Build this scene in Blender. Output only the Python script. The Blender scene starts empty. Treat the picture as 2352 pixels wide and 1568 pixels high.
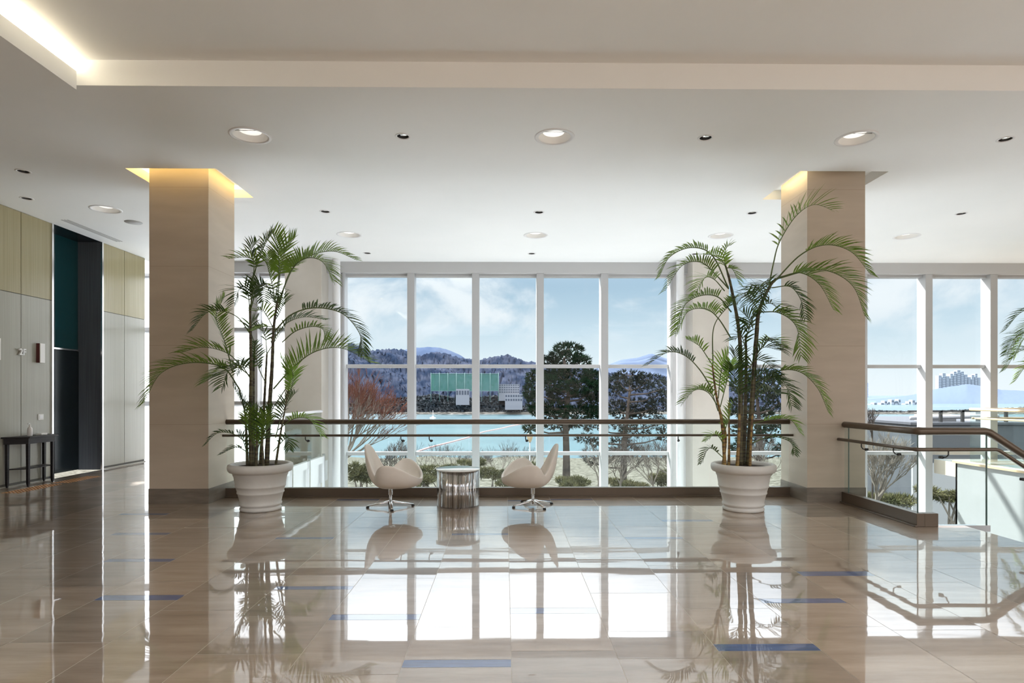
import bpy, math, random
from mathutils import Vector, Matrix
random.seed(7)
R = random.Random(11)
SC = bpy.context.scene
COL = SC.collection
pi = math.pi
F = 1400.0; CX = 1176.0; HZ = 904.0; CAMH = 1.5; YAW = -0.0114
cs, sn = math.cos(YAW), math.sin(YAW)

def P(px, py, Y):
    """the point at depth Y seen at this place of the photograph (for measuring)"""
    u = (px - CX) / F; v = (HZ - py) / F
    t = Y / (u * sn + cs)
    return Vector((t * (u * cs - sn), Y, CAMH + t * v))

# ------------------------------------------------------------------ mesh builder
class MB:
    def __init__(s): s.v = []; s.f = []; s.m = []; s.sm = []
    def add(s, vs, fs, mi=0, smooth=False):
        o = len(s.v); s.v += [tuple(v) for v in vs]
        for f in fs: s.f.append(tuple(i + o for i in f)); s.m.append(mi); s.sm.append(smooth)
        return s
    def box(s, x0, x1, y0, y1, z0, z1, mi=0):
        vs = [(x0,y0,z0),(x1,y0,z0),(x1,y1,z0),(x0,y1,z0),(x0,y0,z1),(x1,y0,z1),(x1,y1,z1),(x0,y1,z1)]
        return s.add(vs, [(0,3,2,1),(4,5,6,7),(0,1,5,4),(1,2,6,5),(2,3,7,6),(3,0,4,7)], mi)
    def quad(s, a, b, c, d, mi=0): return s.add([a,b,c,d], [(0,1,2,3)], mi)
    def lathe(s, prof, c=(0,0,0), n=32, mi=0, smooth=True, cap0=False, cap1=False):
        vs = []; fs = []
        for r, z in prof:
            for i in range(n):
                a = 2*pi*i/n; vs.append((c[0]+r*math.cos(a), c[1]+r*math.sin(a), c[2]+z))
        for k in range(len(prof)-1):
            for i in range(n):
                j = (i+1) % n
                fs.append((k*n+i, k*n+j, (k+1)*n+j, (k+1)*n+i))
        if cap0: fs.append(tuple(range(n))[::-1])
        if cap1: fs.append(tuple((len(prof)-1)*n+i for i in range(n)))
        return s.add(vs, fs, mi, smooth)
    def tube(s, pts, rad, n=8, mi=0, smooth=True, cap=True, sx=1.0):
        pts = [Vector(p) for p in pts]; m = len(pts)
        if not hasattr(rad, '__len__'): rad = [rad]*m
        vs = []; fs = []; pu = None
        for k in range(m):
            t = (pts[min(k+1,m-1)] - pts[max(k-1,0)])
            if t.length < 1e-9: t = Vector((0,0,1))
            t.normalize()
            up = pu if pu is not None else (Vector((0,0,1)) if abs(t.z) < .9 else Vector((1,0,0)))
            a = t.cross(up)
            if a.length < 1e-6: a = t.cross(Vector((0,1,0)))
            a.normalize(); b = a.cross(t).normalized(); pu = b
            # mitre
            w = 1.0
            if 0 < k < m-1:
                d0 = (pts[k]-pts[k-1]).normalized(); c = max(.35, t.dot(d0)); w = 1/c
                if n > 6 and w > 1.02:
                    pass
                else: w = 1.0
            for i in range(n):
                an = 2*pi*i/n + (pi/n if n == 4 else 0)
                vs.append(pts[k] + a*(math.cos(an)*rad[k]*sx) + b*(math.sin(an)*rad[k]*w))
        for k in range(m-1):
            for i in range(n):
                j = (i+1) % n; fs.append((k*n+i, k*n+j, (k+1)*n+j, (k+1)*n+i))
        if cap: fs.append(tuple(range(n))[::-1]); fs.append(tuple((m-1)*n+i for i in range(n)))
        return s.add(vs, fs, mi, smooth)
    def build(s, name, mats, parent=None, bevel=0, seg=2):
        me = bpy.data.meshes.new(name)
        me.from_pydata(s.v, [], s.f)
        if not isinstance(mats, (list, tuple)): mats = [mats]
        for m in mats: me.materials.append(m)
        me.polygons.foreach_set('material_index', s.m)
        me.polygons.foreach_set('use_smooth', s.sm)
        me.update()
        o = bpy.data.objects.new(name, me); COL.objects.link(o)
        if parent is not None: o.parent = parent
        if bevel:
            b = o.modifiers.new('bevel', 'BEVEL'); b.width = bevel; b.segments = seg; b.limit_method = 'ANGLE'
        return o

def tag(o, label=None, cat=None, group=None, kind=None):
    if label: o['label'] = label
    if cat: o['category'] = cat
    if group: o['group'] = group
    if kind: o['kind'] = kind
    return o
def empty(name, loc=(0,0,0), rz=0):
    o = bpy.data.objects.new(name, None); COL.objects.link(o); o.location = loc; o.rotation_euler = (0,0,rz)
    o.empty_display_size = .2
    return o
def copy_tree(o, parent=None):
    c = o.copy(); COL.objects.link(c)
    if parent is not None: c.parent = parent
    for ch in list(o.children): copy_tree(ch, c)
    return c
def struct(o): o['kind'] = 'structure'; return o

# ------------------------------------------------------------------ materials
def mat(name, col, rough=.5, metal=0, ior=1.5, emis=None, es=0, **kw):
    m = bpy.data.materials.new(name); m.use_nodes = True
    b = m.node_tree.nodes['Principled BSDF']
    b.inputs['Base Color'].default_value = (*col, 1); b.inputs['Roughness'].default_value = rough
    b.inputs['Metallic'].default_value = metal; b.inputs['IOR'].default_value = ior
    if emis: b.inputs['Emission Color'].default_value = (*emis, 1); b.inputs['Emission Strength'].default_value = es
    for k, v in kw.items(): b.inputs[k].default_value = v
    return m
def noise_col(m, c0, c1, scale=(1,1,1), detail=4, nscale=3, bump=0, bscale=None, lo=.35, hi=.65, coords='Object'):
    nt = m.node_tree; N = nt.nodes; L = nt.links; b = N['Principled BSDF']
    tc = N.new('ShaderNodeTexCoord'); mp = N.new('ShaderNodeMapping'); mp.inputs['Scale'].default_value = scale
    no = N.new('ShaderNodeTexNoise'); no.inputs['Scale'].default_value = nscale; no.inputs['Detail'].default_value = detail
    cr = N.new('ShaderNodeValToRGB'); cr.color_ramp.elements[0].position = lo; cr.color_ramp.elements[1].position = hi
    cr.color_ramp.elements[0].color = (*c0,1); cr.color_ramp.elements[1].color = (*c1,1)
    L.new(tc.outputs[coords], mp.inputs[0]); L.new(mp.outputs[0], no.inputs['Vector']); L.new(no.outputs[0], cr.inputs[0])
    L.new(cr.outputs[0], b.inputs['Base Color'])
    if bump:
        n2 = N.new('ShaderNodeTexNoise'); n2.inputs['Scale'].default_value = bscale or nscale*4; n2.inputs['Detail'].default_value = 3
        L.new(mp.outputs[0], n2.inputs['Vector'])
        bp = N.new('ShaderNodeBump'); bp.inputs['Strength'].default_value = bump; bp.inputs['Distance'].default_value = .02
        L.new(n2.outputs[0], bp.inputs['Height']); L.new(bp.outputs[0], b.inputs['Normal'])
    return m
def thin_glass(name, tint, refl=1.0):
    m = bpy.data.materials.new(name); m.use_nodes = True; nt = m.node_tree; N = nt.nodes; L = nt.links
    N.remove(N['Principled BSDF']); out = N['Material Output']
    t = N.new('ShaderNodeBsdfTransparent'); t.inputs[0].default_value = (*tint, 1)
    g = N.new('ShaderNodeBsdfGlossy'); g.inputs['Roughness'].default_value = .01; g.inputs[0].default_value = (refl,refl,refl,1)
    lw_ = N.new('ShaderNodeLayerWeight'); lw_.inputs[0].default_value = .5
    pw_ = N.new('ShaderNodeMath'); pw_.operation = 'POWER'; pw_.inputs[1].default_value = 5; L.new(lw_.outputs['Facing'], pw_.inputs[0])
    fr = N.new('ShaderNodeMath'); fr.operation = 'MULTIPLY_ADD'; fr.inputs[1].default_value = .55; fr.inputs[2].default_value = .010; L.new(pw_.outputs[0], fr.inputs[0])
    mx = N.new('ShaderNodeMixShader'); L.new(fr.outputs[0], mx.inputs[0]); L.new(t.outputs[0], mx.inputs[1]); L.new(g.outputs[0], mx.inputs[2])
    L.new(mx.outputs[0], out.inputs[0]); return m

M = {}
M['ceiling'] = noise_col(mat('ceiling_paint', (.88,.885,.88), .7), (.86,.88,.88), (.89,.905,.905), nscale=.6)
M['white'] = mat('white_paint', (.80,.805,.815), .35)
M['alu'] = mat('window_aluminium', (.47,.47,.475), .32, 0.0)
M['steel'] = mat('polished_steel', (.86,.86,.87), .18, 1.0)
M['chrome'] = mat('chrome', (.82,.82,.83), .06, 1.0)
M['drum'] = noise_col(mat('drum_chrome', (.6,.6,.6), .07, 1.0), (.30,.30,.31), (.80,.80,.81), (9,9,0), nscale=2.5, bump=.9, bscale=2.4)
M['drum'].node_tree.nodes['Bump'].inputs['Distance'].default_value = .06
M['bronze'] = mat('bronze_rail', (.12,.088,.062), .32, .35)
M['bronze_base'] = mat('bronze_shoe', (.115,.085,.06), .35, .3)
M['pane'] = thin_glass('window_glass', (.97,.985,.985))
M['railglass'] = thin_glass('rail_glass', (.93,.965,.955))
m = bpy.data.materials.new('frosted_glass'); m.use_nodes = True; nt = m.node_tree; N = nt.nodes; L = nt.links; M['frost'] = m
b = N['Principled BSDF']; b.inputs['Base Color'].default_value = (.85,.87,.88,1); b.inputs['Roughness'].default_value = .2
t = N.new('ShaderNodeBsdfTranslucent'); t.inputs[0].default_value = (.9,.92,.94,1)
mx = N.new('ShaderNodeMixShader'); mx.inputs[0].default_value = .7; L.new(b.outputs[0], mx.inputs[1]); L.new(t.outputs[0], mx.inputs[2]); L.new(mx.outputs[0], N['Material Output'].inputs[0])
M['edge'] = mat('glass_edge', (.10,.16,.15), .2)
M['black'] = noise_col(mat('black_lacquer', (.02,.018,.02), .4, **{'Specular IOR Level': .25}), (.012,.010,.012), (.02,.017,.019), (1,1,8), nscale=4)
M['teal'] = mat('dark_teal_glass', (.008,.045,.052), .03, 0, 1.6)
M['doorsteel'] = noise_col(mat('dark_door', (.012,.02,.024), .22, .3), (.010,.017,.021), (.016,.025,.03), (1,1,.2), nscale=8)
M['jamb'] = noise_col(mat('grey_jamb_steel', (.09,.10,.11), .5, 0), (.085,.097,.115), (.115,.128,.148), (20,20,.3), nscale=3)
M['plastic'] = mat('white_plastic', (.8,.79,.77), .4)
M['pump'] = mat('bottle_plastic', (.78,.76,.75), .3)
M['red'] = mat('dark_red', (.10,.018,.018), .4)
M['seat'] = noise_col(mat('seat_leather', (.78,.73,.67), .5), (.76,.71,.65), (.82,.77,.71), nscale=4, bump=.05, bscale=120)
M['seat_in'] = noise_col(mat('seat_inside', (.76,.73,.7), .55), (.76,.72,.67), (.80,.77,.72), nscale=4)
M['rubber'] = mat('black_rubber', (.015,.015,.015), .5)
M['glasstop'] = mat('frosted_glass_top', (.86,.90,.89), .05, 0, 1.5)
M['pot'] = noise_col(mat('ceramic_pot', (.74,.72,.68), .5), (.60,.59,.56), (.65,.64,.61), nscale=3, bump=.04, bscale=30)
M['soil'] = noise_col(mat('soil', (.03,.02,.012), .95), (.018,.012,.008), (.06,.04,.025), nscale=30, bump=.6, bscale=60)
M['cane'] = noise_col(mat('palm_cane', (.07,.06,.03), .5), (.045,.032,.018), (.12,.11,.05), (1,1,14), nscale=3, lo=.4, hi=.6)
M['cane_gold'] = noise_col(mat('palm_cane_golden', (.2,.11,.03), .5), (.10,.05,.02), (.34,.22,.06), (1,1,10), nscale=3, lo=.4, hi=.6)
M['blue'] = noise_col(mat('blue_stone', (.03,.055,.15), .3, 0, 1.5, **{'Coat Weight': 1.0, 'Coat Roughness': .025, 'Coat IOR': 2.1}), (.035,.065,.18), (.055,.10,.26), (2,12,1), nscale=3)
M['lamp_w'] = mat('lamp_lens', (.85,.85,.83), .3, emis=(1,.97,.9), es=.6)
M['dark'] = mat('dark_baffle', (.05,.05,.05), .35, .5)
M['speaker'] = mat('grille_grey', (.42,.42,.42), .6)
M['cove'] = mat('cove_light_warm', (1,.8,.4), .5, emis=(1.0,.70,.26), es=3.6)
M['cove2'] = mat('cove_light_soft', (1,.85,.6), .5, emis=(1.0,.80,.46), es=4.6)
M['covestrip'] = mat('cove_strip', (1,.9,.7), .5, emis=(1.0,.87,.68), es=10)
M['orange'] = mat('tactile_orange', (.42,.2,.07), .5)
M['skirt'] = noise_col(mat('stone_skirting', (.2,.165,.135), .3), (.17,.14,.115), (.235,.2,.165), (1,1,5), nscale=3)

# limestone of the columns, with fine joints
m = noise_col(mat('column_limestone', (.54,.43,.33), .38), (.50,.425,.34), (.555,.475,.385), (.6,.6,3), nscale=2)
M['stone'] = m
nt = m.node_tree; N = nt.nodes; L = nt.links
ge = N.new('ShaderNodeNewGeometry'); sx = N.new('ShaderNodeSeparateXYZ'); L.new(ge.outputs['Position'], sx.inputs[0])
md = N.new('ShaderNodeMath'); md.operation = 'PINGPONG'; md.inputs[1].default_value = .54; L.new(sx.outputs['Z'], md.inputs[0])
lt = N.new('ShaderNodeMath'); lt.operation = 'LESS_THAN'; lt.inputs[1].default_value = .003; L.new(md.outputs[0], lt.inputs[0])
mx = N.new('ShaderNodeMix'); mx.data_type = 'RGBA'; mx.inputs['B'].default_value = (.42,.33,.25,1)
src = m.node_tree.nodes['Principled BSDF'].inputs['Base Color'].links[0].from_socket
L.new(lt.outputs[0], mx.inputs['Factor']); L.new(src, mx.inputs['A']); L.new(mx.outputs['Result'], N['Principled BSDF'].inputs['Base Color'])

# left wall veneer panels
def veneer(name, c0, c1):
    return noise_col(mat(name, c0, .26, 0, 1.5), c0, c1, (1, 26, .35), nscale=2.2, detail=6)
M['panel_low'] = veneer('veneer_grey', (.35,.345,.295), (.385,.38,.33))
M['panel_up'] = veneer('veneer_olive', (.33,.29,.165), (.38,.335,.20))
M['seam'] = mat('panel_seam', (.10,.095,.08), .6)

# floor tiles
m = mat('travertine_tile', (.3,.23,.17), .30, 0, 1.5, **{'Coat Weight': 1.0, 'Coat Roughness': .025, 'Coat IOR': 2.5}); M['tile'] = m
nt = m.node_tree; N = nt.nodes; L = nt.links; b = N['Principled BSDF']
ge = N.new('ShaderNodeNewGeometry'); mp = N.new('ShaderNodeMapping'); mp.inputs['Scale'].default_value = (.5, 3.2, 1)
L.new(ge.outputs['Position'], mp.inputs[0])
ad = N.new('ShaderNodeVectorMath'); ad.operation = 'ADD'; sc = N.new('ShaderNodeVectorMath'); sc.operation = 'SCALE'; sc.inputs['Scale'].default_value = 40
cb = N.new('ShaderNodeCombineXYZ'); L.new(ge.outputs['Random Per Island'], cb.inputs[0]); L.new(ge.outputs['Random Per Island'], cb.inputs[1])
L.new(cb.outputs[0], sc.inputs[0]); L.new(mp.outputs[0], ad.inputs[0]); L.new(sc.outputs[0], ad.inputs[1])
n1 = N.new('ShaderNodeTexNoise'); n1.inputs['Scale'].default_value = 2.2; n1.inputs['Detail'].default_value = 8; n1.inputs['Roughness'].default_value = .65
L.new(ad.outputs[0], n1.inputs['Vector'])
cr = N.new('ShaderNodeValToRGB'); e = cr.color_ramp.elements
e[0].position = .3; e[0].color = (.22,.15,.10,1); e[1].position = .7; e[1].color = (.43,.335,.25,1)
L.new(n1.outputs[0], cr.inputs[0])
hv = N.new('ShaderNodeHueSaturation'); mr = N.new('ShaderNodeMapRange'); mr.inputs['To Min'].default_value = .78; mr.inputs['To Max'].default_value = 1.15
L.new(ge.outputs['Random Per Island'], mr.inputs[0]); L.new(mr.outputs[0], hv.inputs['Value']); L.new(cr.outputs[0], hv.inputs['Color']); L.new(hv.outputs[0], b.inputs['Base Color'])
n2 = N.new('ShaderNodeTexNoise'); n2.inputs['Scale'].default_value = 1.6; n2.inputs['Detail'].default_value = 1
L.new(ad.outputs[0], n2.inputs['Vector'])
bp = N.new('ShaderNodeBump'); bp.inputs['Strength'].default_value = .12; bp.inputs['Distance'].default_value = .006
L.new(n2.outputs[0], bp.inputs['Height']); L.new(bp.outputs[0], b.inputs['Normal']); L.new(bp.outputs[0], b.inputs['Coat Normal'])
M['grout'] = mat('floor_grout', (.52,.46,.38), .4)

def leafmat(name, c0, c1, tr):
    m = noise_col(mat(name, c0, .38), c0, c1, nscale=6)
    nt = m.node_tree; N = nt.nodes; L = nt.links; b = N['Principled BSDF']; out = N['Material Output']
    t = N.new('ShaderNodeBsdfTranslucent'); t.inputs[0].default_value = (*tr, 1)
    mx = N.new('ShaderNodeMixShader'); mx.inputs[0].default_value = .38
    L.new(b.outputs[0], mx.inputs[1]); L.new(t.outputs[0], mx.inputs[2]); L.new(mx.outputs[0], out.inputs[0]); return m
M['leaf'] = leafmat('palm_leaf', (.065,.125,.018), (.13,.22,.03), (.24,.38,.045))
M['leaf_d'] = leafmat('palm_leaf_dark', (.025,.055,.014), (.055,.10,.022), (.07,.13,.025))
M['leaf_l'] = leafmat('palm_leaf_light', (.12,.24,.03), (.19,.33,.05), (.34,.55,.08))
M['rachis'] = mat('palm_rachis', (.09,.13,.035), .5)

# ------------------------------------------------------------------ dimensions
CEIL = 4.5; WY = 13.9; WX = -7.98
XL0, XL1 = -4.855, -4.05; XR0, XR1 = 4.173, 4.98; CY0, CY1 = 8.37, 9.17
VX0, VX1, VY = -4.05, 4.17, 8.98

# ------------------------------------------------------------------ floor
fl = MB()
regs = [(WX,5.23,-7,6.86),(5.23,16,-7,4.9),(WX,4.70,6.86,VY),(WX,VX0,VY,WY),(XR0,4.70,VY,9.25),(9.86,16,4.9,WY)]
for (a,b_,c,d) in regs: fl.box(a,b_,c,d,-.32,-.0012,1)
blues = {-1:[(3.346,3.444),(6.48,6.56)], -2:[(4.055,4.158)], -3:[(4.69,4.77)], -4:[(6.32,6.40),(8.60,8.70)], -5:[(4.46,4.575)],
         -6:[(5.48,5.58)], -7:[(6.52,6.63)], -8:[(7.6,7.7)], 0:[(4.158,4.27),(8.52,8.6)], 2:[(3.54,3.64),(6.29,6.36)], 3:[(4.345,4.445),(7.14,7.24)],
         4:[(4.99,5.12)], 6:[(3.2,3.3)], 1:[(8.6,8.68)]}
joints = {0:[3.556], 1:[3.444,3.84], 2:[4.24,3.94], 3:[3.0,3.9]}
for k in range(-14, 27):
    xa, xb = .035 + .605*k, .035 + .605*(k+1)
    rk = random.Random(k*13+5)
    ys = []; y = -7 + rk.random()
    fixed = sorted([t for p in blues.get(k, []) for t in p] + joints.get(k, []))
    cuts = [-7.0]
    while y < 14: cuts.append(y); y += rk.choice([.9,1.0,.8,1.2,.6])
    cuts.append(14.0)
    cuts = [c for c in cuts if all(abs(c-f) > .3 for f in fixed)] + fixed
    cuts.sort()
    for ya, yb in zip(cuts[:-1], cuts[1:]):
        isb = any(abs(ya-p[0]) < 1e-6 for p in blues.get(k, []))
        dz = [rk.uniform(0, .0006) for _ in range(4)]
        for (ra, rb, rc, rd) in regs:
            x0, x1, y0, y1 = max(xa,ra), min(xb,rb), max(ya,rc), min(yb,rd)
            if x1-x0 < .02 or y1-y0 < .02: continue
            g = .0017
            fl.quad((x0+g,y0+g,dz[0]-.0005),(x1-g,y0+g,dz[1]-.0005),(x1-g,y1-g,dz[2]-.0005),(x0+g,y1-g,dz[3]-.0005), 2 if isb else 0)
struct(fl.build('floor', [M['tile'], M['grout'], M['blue']]))
# lower storey
lf = MB(); lf.box(WX,16,6.9,WY+.3,-4.3,-4.0)
M['lower'] = noise_col(mat('lower_floor_stone', (.62,.64,.66), .3), (.57,.59,.61), (.66,.68,.70), nscale=2)
struct(lf.build('lower_floor', M['lower']))
lw = MB()
lw.box(WX, VX0-.02, 8.8, 8.98, -4, -.32); lw.box(VX0-.12, VX0-.02, 8.98, WY, -4, -.32); lw.box(VX0-.02, 5.3, 8.8, 8.96, -4, -.32)
struct(lw.build('wall_lower', M['white']))
sl = MB(); sl.box(VX0-.005, VX0+.02, VY, WY, -.45, .0); sl.box(VX0, VX1, VY-.0, VY+.03, -.45, -.0)
struct(sl.build('trim_1', M['white']))
# white parapet wall and its tan capping beyond the stairs
pw = MB(); pw.box(9.80, 9.858, 4.9, 13.15, -4, .0); pw.box(9.80, 11.6, 13.1, 13.15, -4, -.0)
struct(pw.build('wall_right_lower', mat('parapet_plaster', (.27,.28,.28), .6)))
M['tan'] = mat('tan_capping', (.5,.38,.24), .35)
pc = MB(); pc.box(9.76, 9.98, 4.9, 13.2, .001, .045); struct(pc.build('trim_2', M['tan']))

# ------------------------------------------------------------------ ceiling with real recesses
cl = MB(); cl.box(WX-.1, 16, 5.98, WY+.05, CEIL, CEIL+.42)
ceil = cl.build('ceiling', M['ceiling']); struct(ceil)
big = [(-2.96,7.12),(.58,7.12),(4.13,7.12),(-2.94,11.54),(.585,11.54),(4.1,11.54),(7.66,11.54),(-6.5,10.0),(7.68,7.12),(-6.5,7.12)]
small = [(-1.19,7.12),(2.35,7.12),(5.9,7.12),(-2.96,10.07),(.56,10.07),(4.1,10.07),(7.6,10.07),(-6.5,8.3),(-2.94,13.04),(.57,13.04),(4.08,13.04),(7.6,13.04),(-7.35,9.45)]
ct = MB()
for x, y in big: ct.lathe([(.195,-.05),(.195,.16)], (x,y,CEIL), 40, cap0=True, cap1=True, smooth=False)
for x, y in small: ct.lathe([(.07,-.05),(.07,.13)], (x,y,CEIL), 24, cap0=True, cap1=True, smooth=False)
RM = .2; RD = .14
for (a, b_) in ((XL0, XL1), (XR0, XR1)): ct.box(a-RM, b_+RM, 8.17, 9.375, CEIL-.05, CEIL+RD)
cut = ct.build('cut', M['ceiling'])
bm_ = ceil.modifiers.new('b', 'BOOLEAN'); bm_.operation = 'DIFFERENCE'; bm_.object = cut; bm_.solver = 'EXACT'
dg = bpy.context.evaluated_depsgraph_get()
me = bpy.data.meshes.new_from_object(ceil.evaluated_get(dg)); ceil.modifiers.clear(); ceil.data = me
bpy.data.objects.remove(cut)
HC = 4.75
hc = MB(); hc.box(-4.8, 16, -.5, 6.05, HC, HC+.1); struct(hc.build('ceiling_raised', M['ceiling']))  # stops short: made-up roof opening behind the camera lets in sky light
lc = MB(); lc.box(WX-.1, -4.45, -7, 5.965, 4.45, 4.60); lc.box(-4.45, -4.20, -7, 5.965, 4.45, 4.50)
lc.box(-4.20, -4.16, -7, 5.965, 4.45, 4.63); lc.box(WX-.1, -4.70, -7, 5.965, 4.60, HC)
struct(lc.build('ceiling_lowered', M['ceiling']))
cv = MB(); cv.box(-4.36, -4.26, -6.8, 5.80, 4.60, 4.622); cv.box(-4.33, -4.29, -6.8, 5.80, 4.50, 4.60)
tag(cv.build('cove_light', M['covestrip']), 'long warm cove light glowing behind the lip of the lowered ceiling, top left', 'cove light')
# light coves round the two column heads
def headcove(x0, x1, sides, m, lab):
    z0, z1 = CEIL+RD-.025, CEIL+RD-.004; c = MB(); e = .07
    if 'n' in sides: c.box(x0-RM+.03, x1+RM-.03, 8.20, 8.27, z0, z1)
    if 'f' in sides: c.box(x0-RM+.03, x1+RM-.03, 9.22, 9.34, z0, z1)
    if 'l' in sides: c.box(x0-RM+.03, x0-e, 8.28, 9.21, z0, z1)
    if 'r' in sides: c.box(x1+e, x1+RM-.03, 8.28, 9.21, z0, z1)
    tag(c.build('cove_light', m), lab, 'cove light')
headcove(XL0, XL1, 'nflr', M['cove'], 'yellow cove light in the ceiling recess round the head of the left column')
headcove(XR0, XR1, 'l', M['cove2'], 'pale cove light in the ceiling recess at the left side of the right column head')

# ------------------------------------------------------------------ downlights
def big_light(name, x, y, lab):
    t = empty(name, (x, y, CEIL)); tag(t, lab, 'ceiling light', 'large round recessed ceiling lights')
    r = MB(); r.lathe([(.19,.02),(.19,-.004),(.222,-.008),(.236,-.003),(.236,.0)], n=40); r.build('trim_ring', M['white'], t)
    r = MB(); r.lathe([(.190,.0),(.175,.06),(.15,.12),(.05,.15),(.001,.152)], n=40); rf_ = r.build('reflector', M['plastic'], t)
    r = MB(); r.lathe([(.001,.05),(.10,.052),(.125,.062),(.125,.075),(.001,.08)], (-.01,.02,0), n=32); r.build('lens', M['lamp_w'], rf_)
    r = MB(); r.tube([(-.17,-.02,.055),(.17,-.02,.055)], .008); r.build('lamp_holder', M['steel'], t)
    return t
def small_light(name, x, y, lab):
    t = empty(name, (x, y, CEIL)); tag(t, lab, 'spotlight', 'small round recessed ceiling spotlights')
    r = MB(); r.lathe([(.068,.01),(.068,-.004),(.085,-.007),(.094,-.002),(.094,.0)], n=28); r.build('trim_ring', M['white'], t)
    r = MB(); r.lathe([(.068,.0),(.06,.08),(.001,.09)], n=24); r.build('baffle', M['dark'], t)
    r = MB(); r.lathe([(.001,.008),(.036,.01),(.046,.022),(.03,.07)], (.008,0,0), n=20); r.build('lamp', M['steel'], t)
    return t
bl = ['large round ceiling light in the front row, between the left column and the raised ceiling',
 'large round ceiling light in the front row, above the chairs and drum table',
 'large round ceiling light in the front row, in front of the right column head',
 'large round ceiling light near the windows, above the left palm',
 'large round ceiling light near the windows, above the drum table',
 'large round ceiling light near the windows, above the right palm',
 'large round ceiling light near the windows, right of the right column',
 'large round ceiling light left of the left column, near the dark doorway',
 'large round ceiling light beyond the right edge, in the front row',
 'large round ceiling light beyond the left edge, in the front row']
for i, (x, y) in enumerate(big[:8]): big_light('ceiling_downlight', x, y, bl[i])
slb = ['small ceiling spotlight in the front row, left of the middle light', 'small ceiling spotlight in the front row, right of the middle light',
 'small ceiling spotlight in the front row, furthest right', 'small ceiling spotlight in the middle row, right of the left column',
 'small ceiling spotlight in the middle row, above the drum table', 'small ceiling spotlight in the middle row, left of the right column',
 'small ceiling spotlight in the middle row, right of the right column', 'small ceiling spotlight furthest left, above the veneered wall',
 'tiny ceiling spotlight next to the windows, above the left palm', 'tiny ceiling spotlight next to the windows, above the middle panes',
 'tiny ceiling spotlight next to the windows, behind the right palm tips', 'tiny ceiling spotlight next to the windows, beyond the right column',
 'small ceiling spotlight cut by the left edge, over the veneered wall']
for i, (x, y) in enumerate(small): small_light('ceiling_spotlight', x, y, slb[i])
g = MB(); g.lathe([(.14,0),(.135,-.008),(.001,-.010)], (-6.5,10.74,CEIL-.001), 32)
tag(g.build('ceiling_speaker', M['speaker']), 'flat grey round speaker grille in the ceiling left of the left column', 'speaker')
g = MB()
for dx in (0, .05, .10): g.box(-7.66+dx, -7.635+dx, 10.6, 12.1, CEIL-.006, CEIL-.0005)
tag(g.build('ceiling_vent', M['speaker']), 'long narrow slot air vent in the ceiling above the dark doorway', 'air vent')

# ------------------------------------------------------------------ walls
DY0, DY1, RX = 10.85, 12.14, -8.44
w = MB(); z2 = 3.14
w.box(WX-.2, WX-.012, -7, DY0-.1, 0, CEIL); w.box(WX-.2, WX-.012, DY1+.1, 13.6, 0, CEIL)
wl = w.build('wall_left', M['seam']); struct(wl)
def panel(y0, y1, za, zb, m, nm='wall_panel'):
    p = MB(); p.box(WX-.012, WX, y0+.006, y1-.006, za+.006, zb-.006); return p.build(nm, m, wl)
ys = [-7+k*1.36 for k in range(0, 12)]
ys = [-7,-5.3,-3.5,-1.7,.2,2.0,3.8,5.6,7.4,9.25-.02,10.14,DY0]
for a, b_ in zip(ys[:-1], ys[1:]):
    panel(a, b_, .05, z2, M['panel_low']); panel(a, b_, z2, CEIL, M['panel_up'])
for a, b_ in ((DY1+.03,12.87),(12.87,13.6)):
    panel(a, b_, .05, z2, M['panel_low']); panel(a, b_, z2, CEIL, M['panel_up'])
# doorway recess
d = MB(); d.box(RX-.25, RX-.02, DY0-.25, DY1+.3, 0, CEIL); struct(d.build('wall_recess', M['doorsteel']))
d = MB(); d.box(RX-.02, RX, DY0, DY1, 2.37, CEIL); d.box(RX-.02, RX, DY0-.2, DY0, 0, CEIL)
struct(d.build('window_1', M['teal']))
dr = empty('door_1', (RX, DY0, 0)); struct(dr)
for k in range(2):
    p = MB(); p.box(0, .02, .005+k*.645, .64+k*.645, .01, 2.33); p.build('door_leaf', M['doorsteel'], dr)
p = MB(); p.box(0, .05, 0, DY1-DY0, 2.335, 2.365); p.build('transom_bar', M['steel'], dr)
j = MB(); j.box(RX, WX-.012, DY1, DY1+.1, 0, CEIL); j.box(RX, WX-.012, DY0-.1, DY0, 0, CEIL); struct(j.build('wall_jamb', M['jamb']))
t = MB()
for yy in (DY0-.045, DY1+.0): t.box(WX-.012, WX+.02, yy, yy+.04, 0, CEIL)
struct(t.build('trim_3', M['steel']))
t = MB(); t.box(WX, WX+.012, -7, DY0-.05, 0, .018); t.box(WX, WX+.012, DY1+.04, 13.6, 0, .018); struct(t.build('baseboard_left', M['panel_low']))
rc = MB(); rc.box(RX, WX+.0, DY0, DY1, CEIL-.005, CEIL+.0-.001); struct(rc.build('ceiling_recess', M['doorsteel']))
# header above windows, back and right walls (walls close behind the camera, roof there left open)
M['header'] = mat('header_grey', (.52,.52,.52), .5)
h = MB(); h.box(WX, 16, WY-.02, WY+.3, 4.25, CEIL); h.box(WX, 16, WY-.02, WY+.35, -4, -3.75); struct(h.build('wall_header', M['header']))
M['backwall'] = noise_col(mat('back_wall_wood', (.14,.11,.085), .6), (.13,.115,.10), (.17,.15,.13), (1,1,.2), nscale=2)
bk = MB(); bk.box(WX-.1, 16, -7.1, -7, 0, HC+.1); struct(bk.build('wall_back', M['backwall']))
rw = MB(); rw.box(16, 16.1, -7, WY+.3, -4, HC+.1); struct(rw.build('wall_right', M['white']))

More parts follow.
